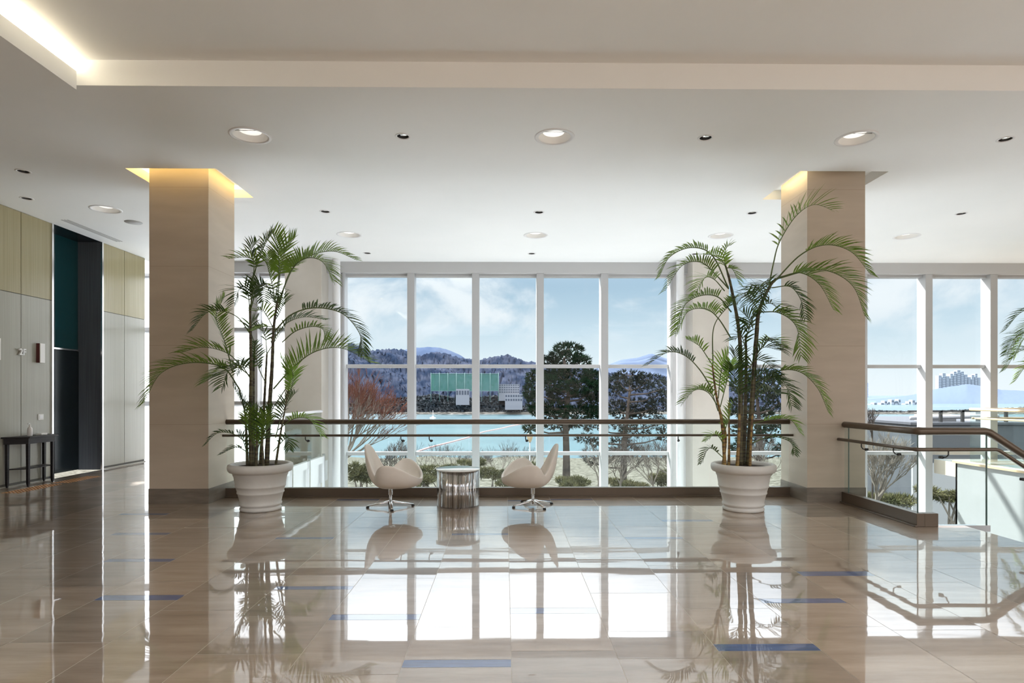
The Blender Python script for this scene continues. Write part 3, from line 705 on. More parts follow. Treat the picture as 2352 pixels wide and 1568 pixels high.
fR = [([(590,450),(612,340),(640,240),(715,120),(800,62),(890,85)], -.05,-.15,'leaf',.34,{'start':.36,'droop':.3,'dens':20}),
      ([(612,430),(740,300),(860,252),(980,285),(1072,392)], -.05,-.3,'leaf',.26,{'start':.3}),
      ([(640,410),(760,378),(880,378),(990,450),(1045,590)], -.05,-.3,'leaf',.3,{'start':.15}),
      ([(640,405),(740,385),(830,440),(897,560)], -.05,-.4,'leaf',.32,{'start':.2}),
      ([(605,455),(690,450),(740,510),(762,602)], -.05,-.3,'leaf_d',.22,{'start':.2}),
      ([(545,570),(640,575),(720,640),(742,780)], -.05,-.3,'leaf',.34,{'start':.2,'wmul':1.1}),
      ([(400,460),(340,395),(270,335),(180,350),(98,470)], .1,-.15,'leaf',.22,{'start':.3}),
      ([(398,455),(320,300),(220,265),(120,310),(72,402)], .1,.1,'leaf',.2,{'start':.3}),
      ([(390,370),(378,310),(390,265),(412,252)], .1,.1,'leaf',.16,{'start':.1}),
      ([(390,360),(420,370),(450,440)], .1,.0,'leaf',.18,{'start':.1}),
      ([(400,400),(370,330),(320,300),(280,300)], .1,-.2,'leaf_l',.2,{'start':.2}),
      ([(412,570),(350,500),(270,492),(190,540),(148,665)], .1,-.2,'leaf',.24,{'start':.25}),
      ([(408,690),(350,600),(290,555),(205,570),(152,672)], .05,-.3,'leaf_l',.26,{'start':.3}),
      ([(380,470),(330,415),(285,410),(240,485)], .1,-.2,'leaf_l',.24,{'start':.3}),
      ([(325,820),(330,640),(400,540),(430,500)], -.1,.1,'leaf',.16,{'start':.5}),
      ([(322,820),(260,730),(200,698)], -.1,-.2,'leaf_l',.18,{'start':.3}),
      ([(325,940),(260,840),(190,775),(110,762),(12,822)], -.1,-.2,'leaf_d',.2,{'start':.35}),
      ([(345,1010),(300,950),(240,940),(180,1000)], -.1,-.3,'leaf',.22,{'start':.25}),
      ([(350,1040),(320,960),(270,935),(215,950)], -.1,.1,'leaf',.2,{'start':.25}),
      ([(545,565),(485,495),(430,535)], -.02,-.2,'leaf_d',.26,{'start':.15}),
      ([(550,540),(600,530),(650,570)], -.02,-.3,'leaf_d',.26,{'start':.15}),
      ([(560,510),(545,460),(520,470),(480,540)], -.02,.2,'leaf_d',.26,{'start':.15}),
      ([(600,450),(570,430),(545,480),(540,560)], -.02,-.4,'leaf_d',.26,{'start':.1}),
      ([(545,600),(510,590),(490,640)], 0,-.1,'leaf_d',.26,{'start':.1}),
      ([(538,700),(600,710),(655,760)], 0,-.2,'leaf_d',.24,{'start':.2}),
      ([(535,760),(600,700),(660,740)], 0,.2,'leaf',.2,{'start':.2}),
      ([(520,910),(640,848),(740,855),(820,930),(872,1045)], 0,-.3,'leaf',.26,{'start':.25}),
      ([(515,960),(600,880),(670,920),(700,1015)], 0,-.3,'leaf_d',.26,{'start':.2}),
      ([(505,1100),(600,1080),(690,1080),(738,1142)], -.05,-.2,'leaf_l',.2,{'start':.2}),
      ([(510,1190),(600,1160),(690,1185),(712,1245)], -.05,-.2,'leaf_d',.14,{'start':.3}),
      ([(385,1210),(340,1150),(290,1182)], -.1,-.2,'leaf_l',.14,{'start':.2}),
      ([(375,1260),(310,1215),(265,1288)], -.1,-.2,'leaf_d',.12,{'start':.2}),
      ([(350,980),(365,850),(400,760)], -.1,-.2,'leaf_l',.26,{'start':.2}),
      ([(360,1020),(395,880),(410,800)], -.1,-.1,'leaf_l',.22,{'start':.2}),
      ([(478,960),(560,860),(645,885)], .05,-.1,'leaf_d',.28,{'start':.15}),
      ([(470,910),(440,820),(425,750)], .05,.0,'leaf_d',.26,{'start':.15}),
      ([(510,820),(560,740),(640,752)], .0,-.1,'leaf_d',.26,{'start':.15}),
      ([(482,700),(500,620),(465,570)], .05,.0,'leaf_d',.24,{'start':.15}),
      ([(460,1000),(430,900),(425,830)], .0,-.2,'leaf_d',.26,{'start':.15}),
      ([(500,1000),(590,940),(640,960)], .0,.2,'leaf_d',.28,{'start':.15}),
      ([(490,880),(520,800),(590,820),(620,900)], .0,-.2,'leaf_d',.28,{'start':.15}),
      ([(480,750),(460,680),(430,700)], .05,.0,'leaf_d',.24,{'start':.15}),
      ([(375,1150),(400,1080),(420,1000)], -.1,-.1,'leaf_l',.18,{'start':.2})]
palm(baseR, 'taller palm with golden stems in a white pot beside the right column', cR, fR, 1, 4, offR)
# third palm at the right edge, standing on the landing
def plain_palm(base):
    rg = random.Random(9)
    t = empty('potted_palm', base); tag(t, 'palm on the far landing, only its leaf tips showing at the right edge', 'potted palm', 'tall palms in white pots')
    q = MB(); q.lathe(POT, n=40); q.build('pot', M['pot'], t)
    q = MB(); q.lathe([(.336,.555),(.001,.578)], n=32); q.build('soil', M['soil'], t)
    for k in range(5):
        a = k*1.3; x, y = .12*math.cos(a), .12*math.sin(a); h = 1.2+.25*k
        q = MB(); q.tube([(x,y,.55),(x*1.2,y*1.2,.8+h*.4),(x*1.8,y*1.8,.55+h)], [.03,.025,.012], 10); q.build('stem', M['cane'], t)
        for j in range(4):
            b_ = a + j*1.6 + 2.2; L_ = rg.uniform(.9,1.3)
            s = Vector((x*1.8,y*1.8,.55+h)); d_ = Vector((math.cos(b_),math.sin(b_),0))
            frond([s, s+d_*L_*.3+Vector((0,0,.35)), s+d_*L_*.75+Vector((0,0,.38)), s+d_*L_+Vector((0,0,.0))], t, M['leaf_d' if j % 2 else 'leaf'], .28, rng=rg, start=.25)
    return t
plain_palm((10.95, 11.6, 0.0))

# ------------------------------------------------------------------ outdoors
M['ground'] = noise_col(mat('dry_ground', (.06,.05,.035), .95), (.03,.029,.022), (.11,.105,.09), (1,1,1), nscale=1.6, detail=8)
M['pine'] = noise_col(mat('pine_needles', (.02,.035,.02), .9), (.003,.011,.006), (.010,.026,.013), nscale=.8)
M['pine2'] = noise_col(mat('pine_needles_grey', (.04,.05,.045), .7), (.014,.02,.018), (.035,.042,.035), nscale=.6)
M['bark'] = noise_col(mat('bark', (.05,.04,.035), .9), (.035,.03,.027), (.08,.065,.055), nscale=3)
M['bark_pale'] = noise_col(mat('bark_pale', (.16,.14,.125), .9), (.12,.105,.09), (.2,.175,.15), nscale=3)
M['twig_red'] = mat('red_twigs', (.10,.045,.032), .8)
M['twig'] = mat('grey_twigs', (.07,.06,.055), .8)
M['shrub'] = noise_col(mat('dry_shrub', (.2,.2,.1), .8), (.045,.05,.022), (.11,.10,.05), nscale=1.0)
M['hill'] = noise_col(mat('wooded_hill_hazed', (.05,.06,.10), 1), (.011,.017,.032), (.030,.036,.055), (1,1,1.3), nscale=.06, detail=10, lo=.38, hi=.62)  # blue-grey stands for distance haze, put into the hill colour
M['hill2'] = noise_col(mat('far_hill_hazed', (.12,.15,.24), 1), (.035,.05,.085), (.05,.065,.10), nscale=.02, detail=8)  # farther ridge: paler blue, haze mixed into its colour
M['hill3'] = mat('mountain_haze_blue', (.07,.09,.135), 1)  # aerial haze painted as a pale blue base
M['shore'] = noise_col(mat('shore_wood', (.05,.06,.06), 1), (.016,.022,.028), (.045,.048,.052), (1,1,2), nscale=.06, detail=8)
# lake
m = mat('lake_water', (.045,.17,.22), .25, 0, 1.33); M['lake'] = m
noise_col(m, (.018,.05,.065), (.028,.066,.08), (1,3,1), nscale=.02, detail=3, bump=.15, bscale=.6)
lk = MB(); lk.quad((-3000,120,-20),(6000,120,-20),(6000,7000,-20),(-3000,7000,-20)); o = lk.build('lake', M['lake']); struct(o)
# near ground
gv = []; gf = []; ny, nx = 30, 60
for j in range(ny+1):
    y = 14.5 + (230-14.5)*(j/ny)**1.6
    for i in range(nx+1):
        x = -1.15*y-10 + (2.3*y+20)*i/nx
        z = -4.6 - 15.6*min(1, (y-14.5)/200)**.85 + .5*math.sin(x*.21+y*.13) * min(1, (y-14)/20)
        if y > 205: z = -20.4
        gv.append((x,y,z))
for j in range(ny):
    for i in range(nx): a = j*(nx+1)+i; gf.append((a,a+1,a+nx+2,a+nx+1))
gm = MB(); gm.add(gv, gf, 0, True); struct(gm.build('ground', M['ground']))
def gz(x, y): return -4.6 - 15.6*min(1, (y-14.5)/200)**.85 + .5*math.sin(x*.21+y*.13)*min(1,(y-14)/20)

def hill(name, ridge, Y, y_base, depth, m, rough, step=6, seed=1, zb=-20.3, rows=22):
    rg = random.Random(seed); mb = MB(); cols = []
    x0, x1 = ridge[0][0], ridge[-1][0]; px = x0
    while px <= x1:
        for (a, b_) in zip(ridge[:-1], ridge[1:]):
            if a[0] <= px <= b_[0]: t = (px-a[0])/(b_[0]-a[0]); py = a[1]+(b_[1]-a[1])*t; break
        cols.append(P(px, py, Y)); px += step
    vs = []; fs = []
    for j in range(rows+2):
        for i, tp in enumerate(cols):
            if j <= rows:
                t = j/rows; yy_ = y_base+(Y-y_base)*t; s = yy_/Y; k = t**.8
                jz = rg.uniform(-rough, rough) if j > 0 else 0
                vs.append((tp.x*s + rg.uniform(-1,1)*rough, yy_ + rg.uniform(-1,1)*rough*3*(0 < j < rows), zb+(tp.z-zb)*k*(1+.05*math.sin(i*.11+j*.7)*(0 < j < rows)) + jz))
            else: vs.append((tp.x*1.05, Y+depth, zb))
    nc = len(cols)
    for j in range(rows+1):
        for i in range(nc-1): a = j*nc+i; fs.append((a,a+1,a+nc+1,a+nc))
    mb.add(vs, fs, 0, True); return mb.build(name, m)
def o4(x, y): return (780+.3507*x, 600+.3507*y)
rid = [(500,800),(560,790),(620,785)]+[o4(*p) for p in ((20,528),(90,545),(190,590),(300,574),(430,578),(500,620),(600,602),(700,606),(800,632),(900,645),(1000,628),(1100,618),(1150,636),(1230,655),(1330,665),(1500,690),(1700,720),(2200,760))]+[(1700,890),(1900,905)]
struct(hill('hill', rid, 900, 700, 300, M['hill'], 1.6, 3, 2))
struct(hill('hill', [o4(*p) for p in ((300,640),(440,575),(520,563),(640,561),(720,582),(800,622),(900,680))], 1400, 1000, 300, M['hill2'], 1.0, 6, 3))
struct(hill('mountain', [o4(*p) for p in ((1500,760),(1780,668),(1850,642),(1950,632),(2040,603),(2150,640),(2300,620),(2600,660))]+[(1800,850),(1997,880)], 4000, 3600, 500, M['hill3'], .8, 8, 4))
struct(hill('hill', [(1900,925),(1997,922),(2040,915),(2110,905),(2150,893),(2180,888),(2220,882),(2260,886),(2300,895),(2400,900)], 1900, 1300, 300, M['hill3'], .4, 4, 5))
struct(hill('shore', [(560,930),(700,925),(820,925),(900,915),(960,908),(1000,905),(1040,912),(1100,912),(1140,908),(1180,928),(1240,938),(1400,940),(1700,944),(1900,940),(2110,945),(2352,935)], 665, 645, 30, M['shore'], .9, 2.0, 6))
struct(hill('shore_beach', [(900,946.5),(1250,946),(1500,946),(2352,946)], 640, 636, 8, mat('sandy_beach', (.14,.13,.115), .9), .15, 6, 7))

# golf range net
NY = 640
gn = empty('golf_range', P(990, 915, NY)); tag(gn, 'green netting on tall posts of a golf range on the far shore', 'golf range')
G0 = P(990,915,NY)
m = bpy.data.materials.new('green_net'); m.use_nodes = True; nt_ = m.node_tree; M['net'] = m
nt_.nodes['Principled BSDF'].inputs['Base Color'].default_value = (.04,.15,.12,1); nt_.nodes['Principled BSDF'].inputs['Alpha'].default_value = .5
M['netpost'] = mat('net_post', (.16,.24,.23), .6)
w_ = P(1145,858,NY).x - G0.x; hN = 57/F*NY
q = MB(); q.box(0,w_,0,.15,8,hN); q.box(0,.15,0,24,8,hN); q.box(w_,w_+.15,0,24,8,hN); q.build('net', M['net'], gn)
for k in range(9):
    q = MB(); q.tube([(w_*k/8,-.3,-3),(w_*k/8,-.3,hN+1)], .32, 6); q.build('post', M['netpost'], gn)
q = MB(); q.tube([(0,-.3,hN),(w_,-.3,hN)], .25, 6); q.tube([(0,-.3,8),(w_,-.3,8)], .2, 6); q.build('cross_rail', M['netpost'], gn)
# buildings on the far shore
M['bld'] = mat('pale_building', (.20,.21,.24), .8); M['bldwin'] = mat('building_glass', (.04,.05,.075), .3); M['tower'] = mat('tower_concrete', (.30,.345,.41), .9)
def building(px0, px1, pt, pb, Y, dep, lab, floors, cols_, grp=None, m='bld', nm='building'):
    a = P(px0, pb, Y); b_ = P(px1, pt, Y); t = empty(nm, (a.x, Y, a.z)); tag(t, lab, 'building', grp)
    W_, H_ = b_.x-a.x, b_.z-a.z
    q = MB(); q.box(0,W_,0,dep,-8,H_); q.build('wall', M[m], t)
    q = MB(); ch_ = H_/floors; cw = W_/cols_
    for i in range(floors):
        for j in range(cols_): q.box(cw*(j+.18), cw*(j+.82), -.1, .0, ch_*(i+.3), ch_*(i+.8))
    q.build('window_rows', M['bldwin'], t); return t
building(1146,1193,882,903,648,14,'pale blocky building right of the green golf range net',4,9)
building(1160,1200,905,923,630,10,'low pale building below the blocky one on the far shore',2,7)
building(1047,1078,893,912,634,2,'low white hut inside the golf range',1,5)
TW = [(2156,2163,862,40),(2165,2172,857,38),(2174,2181,864,30),(2183,2189,858,42),(2191,2197,853,45),(2199,2206,850,46),(2208,2214,853,45),(2216,2222,860,40),(2224,2230,866,35),(2232,2238,861,36),(2240,2245,858,38),(2247,2253,867,34)]
for (a, b_, pt, hh) in TW:
    building(a, b_, pt, 905, 2500, 20, 'pale high rise tower in the hazy skyline seen beyond the stairs', 12, 2, 'hazy high rise towers', 'tower', 'tower_block')
rb = random.Random(21)
for k in range(14):
    a = 2000 + k*8; building(a, a+rb.uniform(4,7), 925+rb.uniform(-9,8), 945, 1200, 12, 'low pale block in the hazy town beyond the lake, right of the right column', 3, 3, 'low hazy town blocks', 'tower', 'town_block')
# grey plant building close outside with roof rail
M['shed'] = mat('shed_grey', (.08,.085,.095), .8); M['shed2'] = mat('shed_wall_light', (.30,.30,.31), .8)
a = P(2093, 975, 30); b_ = P(2262, 975, 30)
t = empty('plant_building', (a.x, 30, -7)); tag(t, 'dark grey flat roofed building outside beyond the stair railing', 'building')
W_ = b_.x-a.x+8; H_ = a.z+7
q = MB(); q.box(0,W_,0,8,-2,H_); q.box(-.1,W_,-.1,8,H_,H_+.12); q.build('wall', M['shed'], t)
q = MB(); q.box(.0,W_,-.12,0,-2,H_-1.9); q.build('lower_wall', M['shed2'], t)
q = MB()
for k in range(9): q.box(.5+k*1.1,.62+k*1.1,.2,.32,H_,H_+.7)
q.box(0,W_,.2,.28,H_+.62,H_+.7); q.build('roof_rail', M['dark'], t)
q = MB(); q.box(1.5,3.0,1,2,H_+.12,H_+.45); q.tube([(.5,.8,H_+.3),(5,.8,H_+.4)], .1, 8); q.box(4,4.6,1,2,H_+.1,H_+.6); q.build('roof_duct', M['shed2'], t)

# trees
def tufts(mb, c, r, n_, rg, L_=.22, w=.02, k=6, up=.3, mi=0, flat=1):
    for _ in range(n_):
        while True:
            d = Vector((rg.uniform(-1,1), rg.uniform(-1,1), rg.uniform(-1,1)))
            if .05 < d.length <= 1: break
        d = d*(d.length**-.35)
        p = c + Vector((d.x*r[0], d.y*r[1], d.z*r[2]))
        ax = Vector((d.x, d.y, d.z*.6+up)).normalized()
        for j in range(k):
            e = (ax + Vector((rg.uniform(-1,1), rg.uniform(-1,1), rg.uniform(-1,1)))*.75).normalized()
            s = e.cross(Vector((rg.uniform(-1,1), rg.uniform(-1,1), rg.uniform(-1,1))))
            if s.length < 1e-3: continue
            s.normalize(); l = L_*rg.uniform(.7,1.2)
            mb.add([p-s*w, p+s*w, p+e*l], [(0,1,2)], mi)
def pine(trunk, clumps, Y, m, lab, seed, dens=1.0, name='pine_tree'):
    rg = random.Random(seed); b0 = P(*trunk[0], Y); g0 = gz(b0.x, Y)
    t = empty(name, (b0.x, Y, g0)); O = Vector((b0.x, Y, g0)); tag(t, lab, 'tree')
    tp = [Vector((b0.x, Y, g0-.3))-O] + [P(*p, Y)-O for p in trunk]
    cc = bez(tp, 24); top_r = .05
    q = MB(); q.tube(cc, [.26*(1-.8*i/24)+.02 for i in range(25)], 10)
    fo = MB()
    for (x, y, rx, rz) in clumps:
        dy = rg.uniform(-1.2,1.2); c = P(x, y, Y)-O + Vector((0,dy,0)); s = Y/F
        # branch to clump
        k = min(range(25), key=lambda i: abs(cc[i].z-(c.z-.5)))
        q.tube([cc[k], cc[k].lerp(c, .5)+Vector((0,0,-.15)), c], [.08,.05,.02], 6, cap=False)
        rx_, rz_ = rx*s, rz*s
        tufts(fo, c, (rx_, max(.8,rx_*.7), rz_), int(dens*260*(rx_*rz_)**.8), rg, .26, .034, 6)
        for _ in range(4):
            e = c + Vector((rg.uniform(-1,1)*rx_*.8, rg.uniform(-1,1)*rx_*.5, rg.uniform(-.6,.6)*rz_)); q.tube([c, e], [.03,.01], 4, cap=False)
    q.build('trunk', M['bark'], t); fo.build('foliage', m, t); return t
def C4(l): return [(*o4(a, b_), c*.3507, d*.3507) for a, b_, c, d in l]
pine([o4(1485,1470),o4(1485,1250),o4(1480,1000),o4(1500,850),o4(1470,640)],
     C4([(1490,585,90,40),(1480,625,140,42),(1400,655,70,35),(1600,650,60,35),(1530,740,150,50),(1430,730,90,45),(1640,760,60,50),(1380,800,60,50),(1560,820,140,40),(1650,860,50,50),(1470,870,110,35),(1640,920,70,55),(1560,985,130,42),(1400,950,85,50),(1380,1000,70,35),
         (1265,770,42,50),(1245,850,38,50),(1270,910,48,50),(1290,980,45,40),(1440,1075,110,30),(1250,1090,45,25),(1660,990,60,40),(1530,1060,80,30)]), 35, M['pine'], 'tall dark pine tree outside, in front of the fourth window bay', 1, 1.5)
pine([o4(1860,1440),o4(1865,1200),o4(1885,1000),o4(1900,850)],
     C4([(1920,745,120,32),(1840,785,85,45),(2040,775,110,40),(1930,815,150,35),(2120,830,60,45),(1810,850,70,30),(2080,880,70,35),(1820,950,75,45),(1960,940,110,40),(2100,950,70,50),(1880,1000,90,35),(2020,1010,110,40),(1850,1075,80,35),(1970,1110,100,45),(2080,1060,60,40),
         (1670,1085,80,28),(1620,1165,70,28),(1700,1190,60,28),(1650,1305,60,22),(1860,1180,70,35),(1900,1250,90,40),(2120,1140,60,30)]), 42, M['pine2'], 'greyer spreading pine tree outside, in front of the fifth window bay', 2, .9)
pine([(1742,1110),(1745,1000),(1738,900)],
     [(1735,865,40,14),(1770,880,40,16),(1700,885,25,16),(1740,900,50,18),(1780,925,35,18),(1705,930,35,18),(1745,950,50,16),(1780,975,35,18),(1710,985,40,16),(1750,1010,45,14),(1700,1030,30,14),(1785,1030,30,14)], 38, M['pine'], 'dark pine tree outside behind the right palm', 3, 1.2)
def barebranch(q, qt, p, d, L_, r, dep, rg, up, spread):
    e = p + d*L_; mid = p.lerp(e, .5) + Vector((rg.uniform(-1,1),rg.uniform(-1,1),rg.uniform(-.5,.5)))*L_*.06
    (qt if dep <= 1 else q).tube([p, mid, e], [r, r*.82, r*.62], 4 if dep < 3 else 6, cap=False, smooth=dep >= 3)
    if dep == 0: return
    for k in range(rg.choice([2,3,3]) if dep > 1 else 3):
        nd = (d + Vector((rg.uniform(-1,1),rg.uniform(-1,1),rg.uniform(-.7,1)))*spread + Vector((0,0,up))).normalized()
        st_ = e if k < 2 else p.lerp(e, rg.uniform(.4,.9))
        barebranch(q, qt, st_, nd, L_*rg.uniform(.66,.9), max(.006, r*.6), dep-1, rg, up, spread)
def bare(px, py, Y, H, lean, mt, mtw, lab, seed, dep=6, n0=4, spread=.55, grp=None, r0=.1, name='bare_tree', up=.08):
    rg = random.Random(seed); b0 = P(px, py, Y); z0 = gz(b0.x, Y); t = empty(name, (b0.x, Y, z0)); tag(t, lab, 'tree', grp)
    q = MB(); qt = MB(); base = Vector((0,0,-.2)); hz = b0.z - z0
    fork = Vector((0,0,max(.4, hz))); q.tube([base, fork*.5, fork], [r0*1.5, r0*1.2, r0], 8, cap=False)
    for k in range(n0):
        d = (Vector((lean[0]+rg.uniform(-.6,.6), rg.uniform(-.5,.5), lean[1]+rg.uniform(-.1,.4)))).normalized()
        barebranch(q, qt, fork, d, H*.26, r0*.75, dep, rg, up, spread)
    q.build('trunk', mt, t); qt.build('twigs', mtw, t); return t
bare(770, 1075, 26, 4.4, (.55,.9), M['bark_pale'], M['twig_red'], 'bare tree with reddish brown twigs outside the first window bay', 5, 6, 8, .42, r0=.09, up=.06)
sp = [(1040,1095,60,3.9,'bare cherry tree below the lake view, left of the drum table'),(1150,1095,58,3.7,'bare tree outside the third window bay, left of the lamp post'),
      (975,1095,50,3.3,'bare tree outside at the left of the second window bay'),(1100,1092,66,3.5,'bare tree outside directly above the drum table'),(1195,1095,52,3.2,'bare tree outside beside the street lamp'),
      (1375,1112,26,2.0,'bare shrubby tree outside just right of the dark pine trunk'),(1500,1114,30,2.8,'bare tree outside under the greyer pine'),(1425,1112,33,2.4,'bare tree outside left of the greyer pine trunk'),
      (900,1112,24,1.9,'bare tree outside between the left armchair and the red twigged tree'),
      (1560,1110,34,2.9,'bare tree outside behind the right end of the middle windows'),(1755,1110,28,2.6,'bare tree outside behind the right palm pot')]
for i, (px, py, Y, H, lab) in enumerate(sp): bare(px, py, Y, H, (0,.45), M['bark_pale'], M['twig'], lab, 30+i, 5, 5, .62, r0=.05, up=.05)
bare(2012, 1160, 22, 2.5, (.35,.8), M['bark_pale'], M['bark_pale'], 'large bare branching tree outside behind the glass stair railing', 50, 6, 6, .4, r0=.07)
bare(2004, 1010, 24, 1.4, (.05,1.4), M['bark'], M['twig'], 'thin bare sapling outside right of the right column', 51, 4, 3, .35, r0=.03)
def shrub(px, py, Y, rx, rz, m, lab, seed, n_=900):
    rg = random.Random(seed); c = P(px, py, Y); z0 = gz(c.x, Y); t = empty('shrub', (c.x, Y, z0)); tag(t, lab, 'shrub')
    s = Y/F; c = Vector((0,0,c.z-z0)); q = MB()
    for k in range(5): q.tube([(0,0,-.2), (rg.uniform(-.3,.3)*rx*s, rg.uniform(-.4,.4), c.z*.6), (rg.uniform(-.8,.8)*rx*s, rg.uniform(-.6,.6), c.z)], [.07,.05,.02], 6, cap=False)
    q.build('stem', M['bark_pale'], t); q = MB()
    for k in range(9):
        o_ = Vector((rg.uniform(-.75,.75)*rx*s, rg.uniform(-1,1), rg.uniform(-.6,.6)*rz*s)); tufts(q, c+o_, (rx*s*.38, .8, rz*s*.3), n_//9, rg, .22, .025, 4)
    q.build('foliage', m, t)
sh = [(835,1085,26,28,26,'olive shrub outside, left of the left armchair'),(1005,1088,40,52,20,'spreading yellowish green shrub outside behind the drum table, left side'),(965,1105,32,30,12,'low tan shrub outside near the left armchair'),
      (1130,1088,40,58,20,'spreading yellowish green shrub outside right of the drum table'),(1175,1110,36,36,10,'low dry shrub outside below the right armchair'),(1320,1110,31,36,10,'low dry shrub outside at the foot of the dark pine'),
      (1440,1112,36,40,12,'low dry shrub outside at the foot of the greyer pine'),(1525,1100,36,26,18,'rounded dry shrub outside at the right end of the middle windows'),
      (1085,1060,47,30,14,'dry shrub outside above the drum table'),(1210,1075,39,30,12,'dry shrub outside behind the right armchair'),
      (2045,1150,25,60,14,'pale dry shrub outside behind the glass stair railing'),(2190,1140,24,50,16,'pale dry shrub outside at the foot of the grey building')]
for i, (px, py, Y, rx, rz, lab) in enumerate(sh): shrub(px, py, Y, rx, rz, M['shrub'], lab, 70+i)
# lamp post
a = P(1217, 1040, 45); z0 = gz(a.x, 45); t = empty('street_lamp', (a.x, 45, z0)); tag(t, 'street lamp with a pale lantern outside, left of the dark pine', 'street lamp')
top = P(1217, 1012, 45).z - z0
q = MB(); q.tube([(0,0,-.2),(0,0,top)], .05, 8); q.build('pole', M['shed2'], t)
q = MB(); q.lathe([(.08,0),(.22,.35),(.24,.55),(.001,.7)], (0,0,top-.1), 12); q.build('lantern', M['tan'], t)
# buoy line on the lake
bp_ = [P(955,1038,0+1) for _ in range(1)]
pts_ = []
for px, py in ((950,1040),(985,1028),(1040,1014),(1080,1003),(1110,992),(1150,984),(1185,976),(1215,973)):
    Yd = 21.4*F/(py-HZ); pts_.append(P(px, py, Yd))
q = MB(); cc = bez(pts_, 60); q.tube(cc, .38, 6); M['buoy'] = mat('buoy_pink', (.42,.26,.25), .6); tag(q.build('buoy_line', M['buoy']), 'pink line of buoys floating across the lake', 'buoy line')
q = MB()
a = P(994, 960, 21.4*F/56)
q.box(-2.5,2.5,-1,1,-.3,.8); q.box(-.8,1,-.7,.7,.8,1.8); q.tube([(.2,0,.8),(.2,0,7)], .15, 6)
o = q.build('boat', M['white']); o.location = (a.x, a.y, -20); tag(o, 'tiny white boat on the lake near the far shore', 'boat')

for k_ in ('ground','pine','pine2','bark','bark_pale','twig_red','twig','shrub','hill','hill2','hill3','shore','bld','tower','shed','shed2','buoy','netpost'):
    M[k_].node_tree.nodes['Principled BSDF'].inputs['Specular IOR Level'].default_value = 0
# ------------------------------------------------------------------ world
W = bpy.data.worlds.new('sky'); SC.world = W; W.use_nodes = True; nt = W.node_tree; N = nt.nodes; L = nt.links
bg = N['Background']; tc = N.new('ShaderNodeTexCoord'); sp_ = N.new('ShaderNodeSeparateXYZ'); L.new(tc.outputs['Generated'], sp_.inputs[0])
def math_(op, a, b=None, clamp=False):
    n_ = N.new('ShaderNodeMath'); n_.operation = op; n_.use_clamp = clamp
    for i, v in enumerate((a, b)):
        if v is None: continue
        if hasattr(v, 'is_linked') or hasattr(v, 'links'): L.new(v, n_.inputs[i])
        else: n_.inputs[i].default_value = v
    return n_.outputs[0]
def mrange(v, a, b, c=0, d=1):
    n_ = N.new('ShaderNodeMapRange'); n_.interpolation_type = 'SMOOTHSTEP'; L.new(v, n_.inputs[0])
    for i, x in enumerate((a,b,c,d)): n_.inputs[i+1].default_value = x
    return n_.outputs[0]
def mixc(f, a, b):
    n_ = N.new('ShaderNodeMix'); n_.data_type = 'RGBA'; L.new(f, n_.inputs['Factor'])
    for k, v in (('A', a), ('B', b)):
        if isinstance(v, tuple): n_.inputs[k].default_value = (*v, 1)
        else: L.new(v, n_.inputs[k])
    return n_.outputs['Result']
X_, Y_, Z_ = sp_.outputs
ramp = N.new('ShaderNodeValToRGB'); L.new(mrange(Z_, -.02, .22), ramp.inputs[0]); ramp.color_ramp.interpolation = 'B_SPLINE'
n_ = ramp.inputs[0].links[0].from_node; n_.interpolation_type = 'LINEAR'
el = ramp.color_ramp.elements; el[0].position = 0; el[0].color = (.80,.86,.90,1); el[1].position = 1; el[1].color = (.30,.44,.58,1)
for p_, c_ in ((.2,(.78,.85,.89)),(.38,(.62,.74,.81)),(.6,(.47,.62,.73)),(.8,(.36,.51,.64))):
    x_ = el.new(p_); x_.color = (*c_, 1)
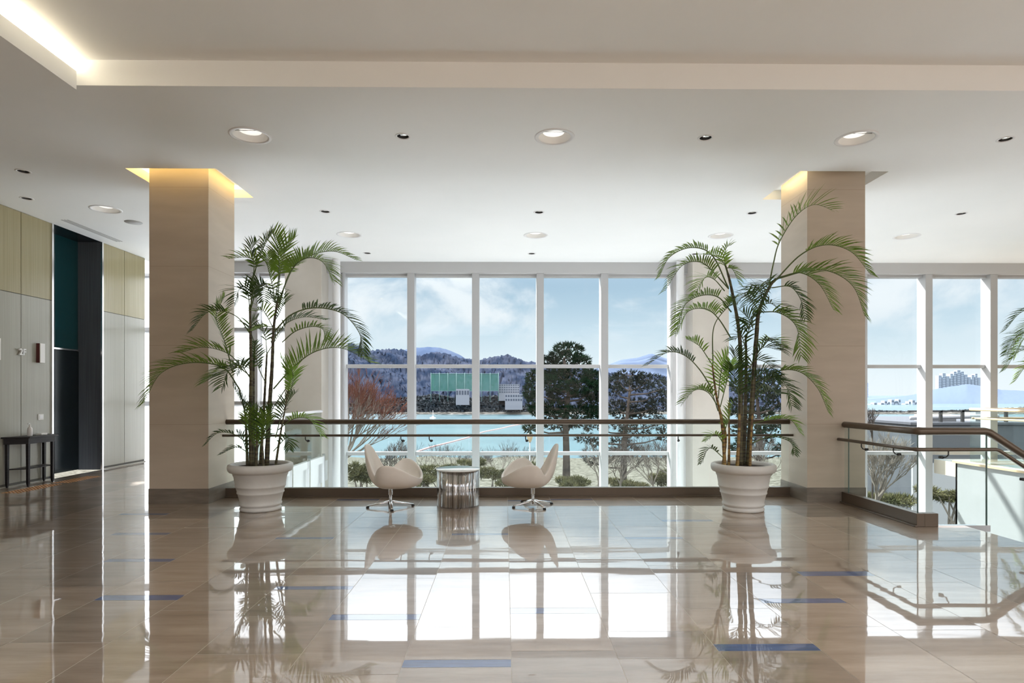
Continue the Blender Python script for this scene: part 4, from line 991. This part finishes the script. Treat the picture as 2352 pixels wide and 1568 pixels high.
# wispy clouds
mp = N.new('ShaderNodeMapping'); mp.inputs['Scale'].default_value = (1, 1, 1.7); mp.inputs['Location'].default_value = CLOUD = (3.1, 1.7, .4); L.new(tc.outputs['Generated'], mp.inputs[0])
no = N.new('ShaderNodeTexNoise'); no.inputs['Scale'].default_value = 4.6; no.inputs['Detail'].default_value = 9; no.inputs['Roughness'].default_value = .58; no.inputs['Distortion'].default_value = .5
L.new(mp.outputs[0], no.inputs['Vector'])
cf = math_('MULTIPLY', mrange(no.outputs[0], .44, .62), mrange(Z_, .05, .13))
sky = mixc(cf, ramp.outputs[0], (.78,.83,.87))
# whiter bank of cloud low at the far left
left = mrange(math_('DIVIDE', X_, math_('MAXIMUM', Y_, .01)), -.34, -.40)
sky = mixc(left, sky, (1.35,1.37,1.4))
# unseen upper sky, extra brightness added to light the hall, strongest window side
hi = mrange(Z_, .165, .50)
side = mrange(Y_, -.15, .45)
top = mixc(side, (4.2,4.3,4.5), (5.0,5.1,5.3))
sky = mixc(hi, sky, top)
# below the horizon: dull ground
sky = mixc(mrange(Z_, -.06, -.01), (.16,.14,.12), sky)
L.new(sky, bg.inputs['Color']); bg.inputs['Strength'].default_value = .93

# ------------------------------------------------------------------ lights: the lamps of the hall
def area(x, y, z, size, power, col, rot=(0,0,0), shape='DISK', sy=None):
    l = bpy.data.lights.new('lamp', 'AREA'); l.shape = shape; l.size = size; l.energy = power; l.color = col
    if sy: l.size_y = sy
    o = bpy.data.objects.new('lamp_light', l); COL.objects.link(o); o.location = (x,y,z); o.rotation_euler = rot; return o
s = bpy.data.lights.new('sun', 'SUN'); s.energy = 16; s.angle = math.radians(1.5); s.color = (1,.985,.97)
so = bpy.data.objects.new('sun', s); COL.objects.link(so)
so.rotation_euler = Vector((.47,-.88,-1.05)).to_track_quat('-Z','Y').to_euler()

# ------------------------------------------------------------------ camera
cam = bpy.data.cameras.new('camera'); cam.lens = F/2352*36; cam.sensor_width = 36; cam.shift_y = (HZ-784)/2352; cam.clip_end = 20000; cam.clip_start = .05
co = bpy.data.objects.new('camera', cam); COL.objects.link(co); co.location = (0,0,CAMH); co.rotation_euler = (pi/2, 0, YAW); SC.camera = co
SC.view_settings.view_transform = 'Standard'; SC.view_settings.look = 'None'; SC.view_settings.gamma = 1; SC.view_settings.exposure = 0.34
SC.cycles.max_bounces = 12; SC.cycles.transparent_max_bounces = 24; SC.cycles.glossy_bounces = 5; SC.cycles.diffuse_bounces = 6
SC.cycles.use_denoising = True; SC.cycles.sample_clamp_indirect = 6; SC.cycles.caustics_reflective = False
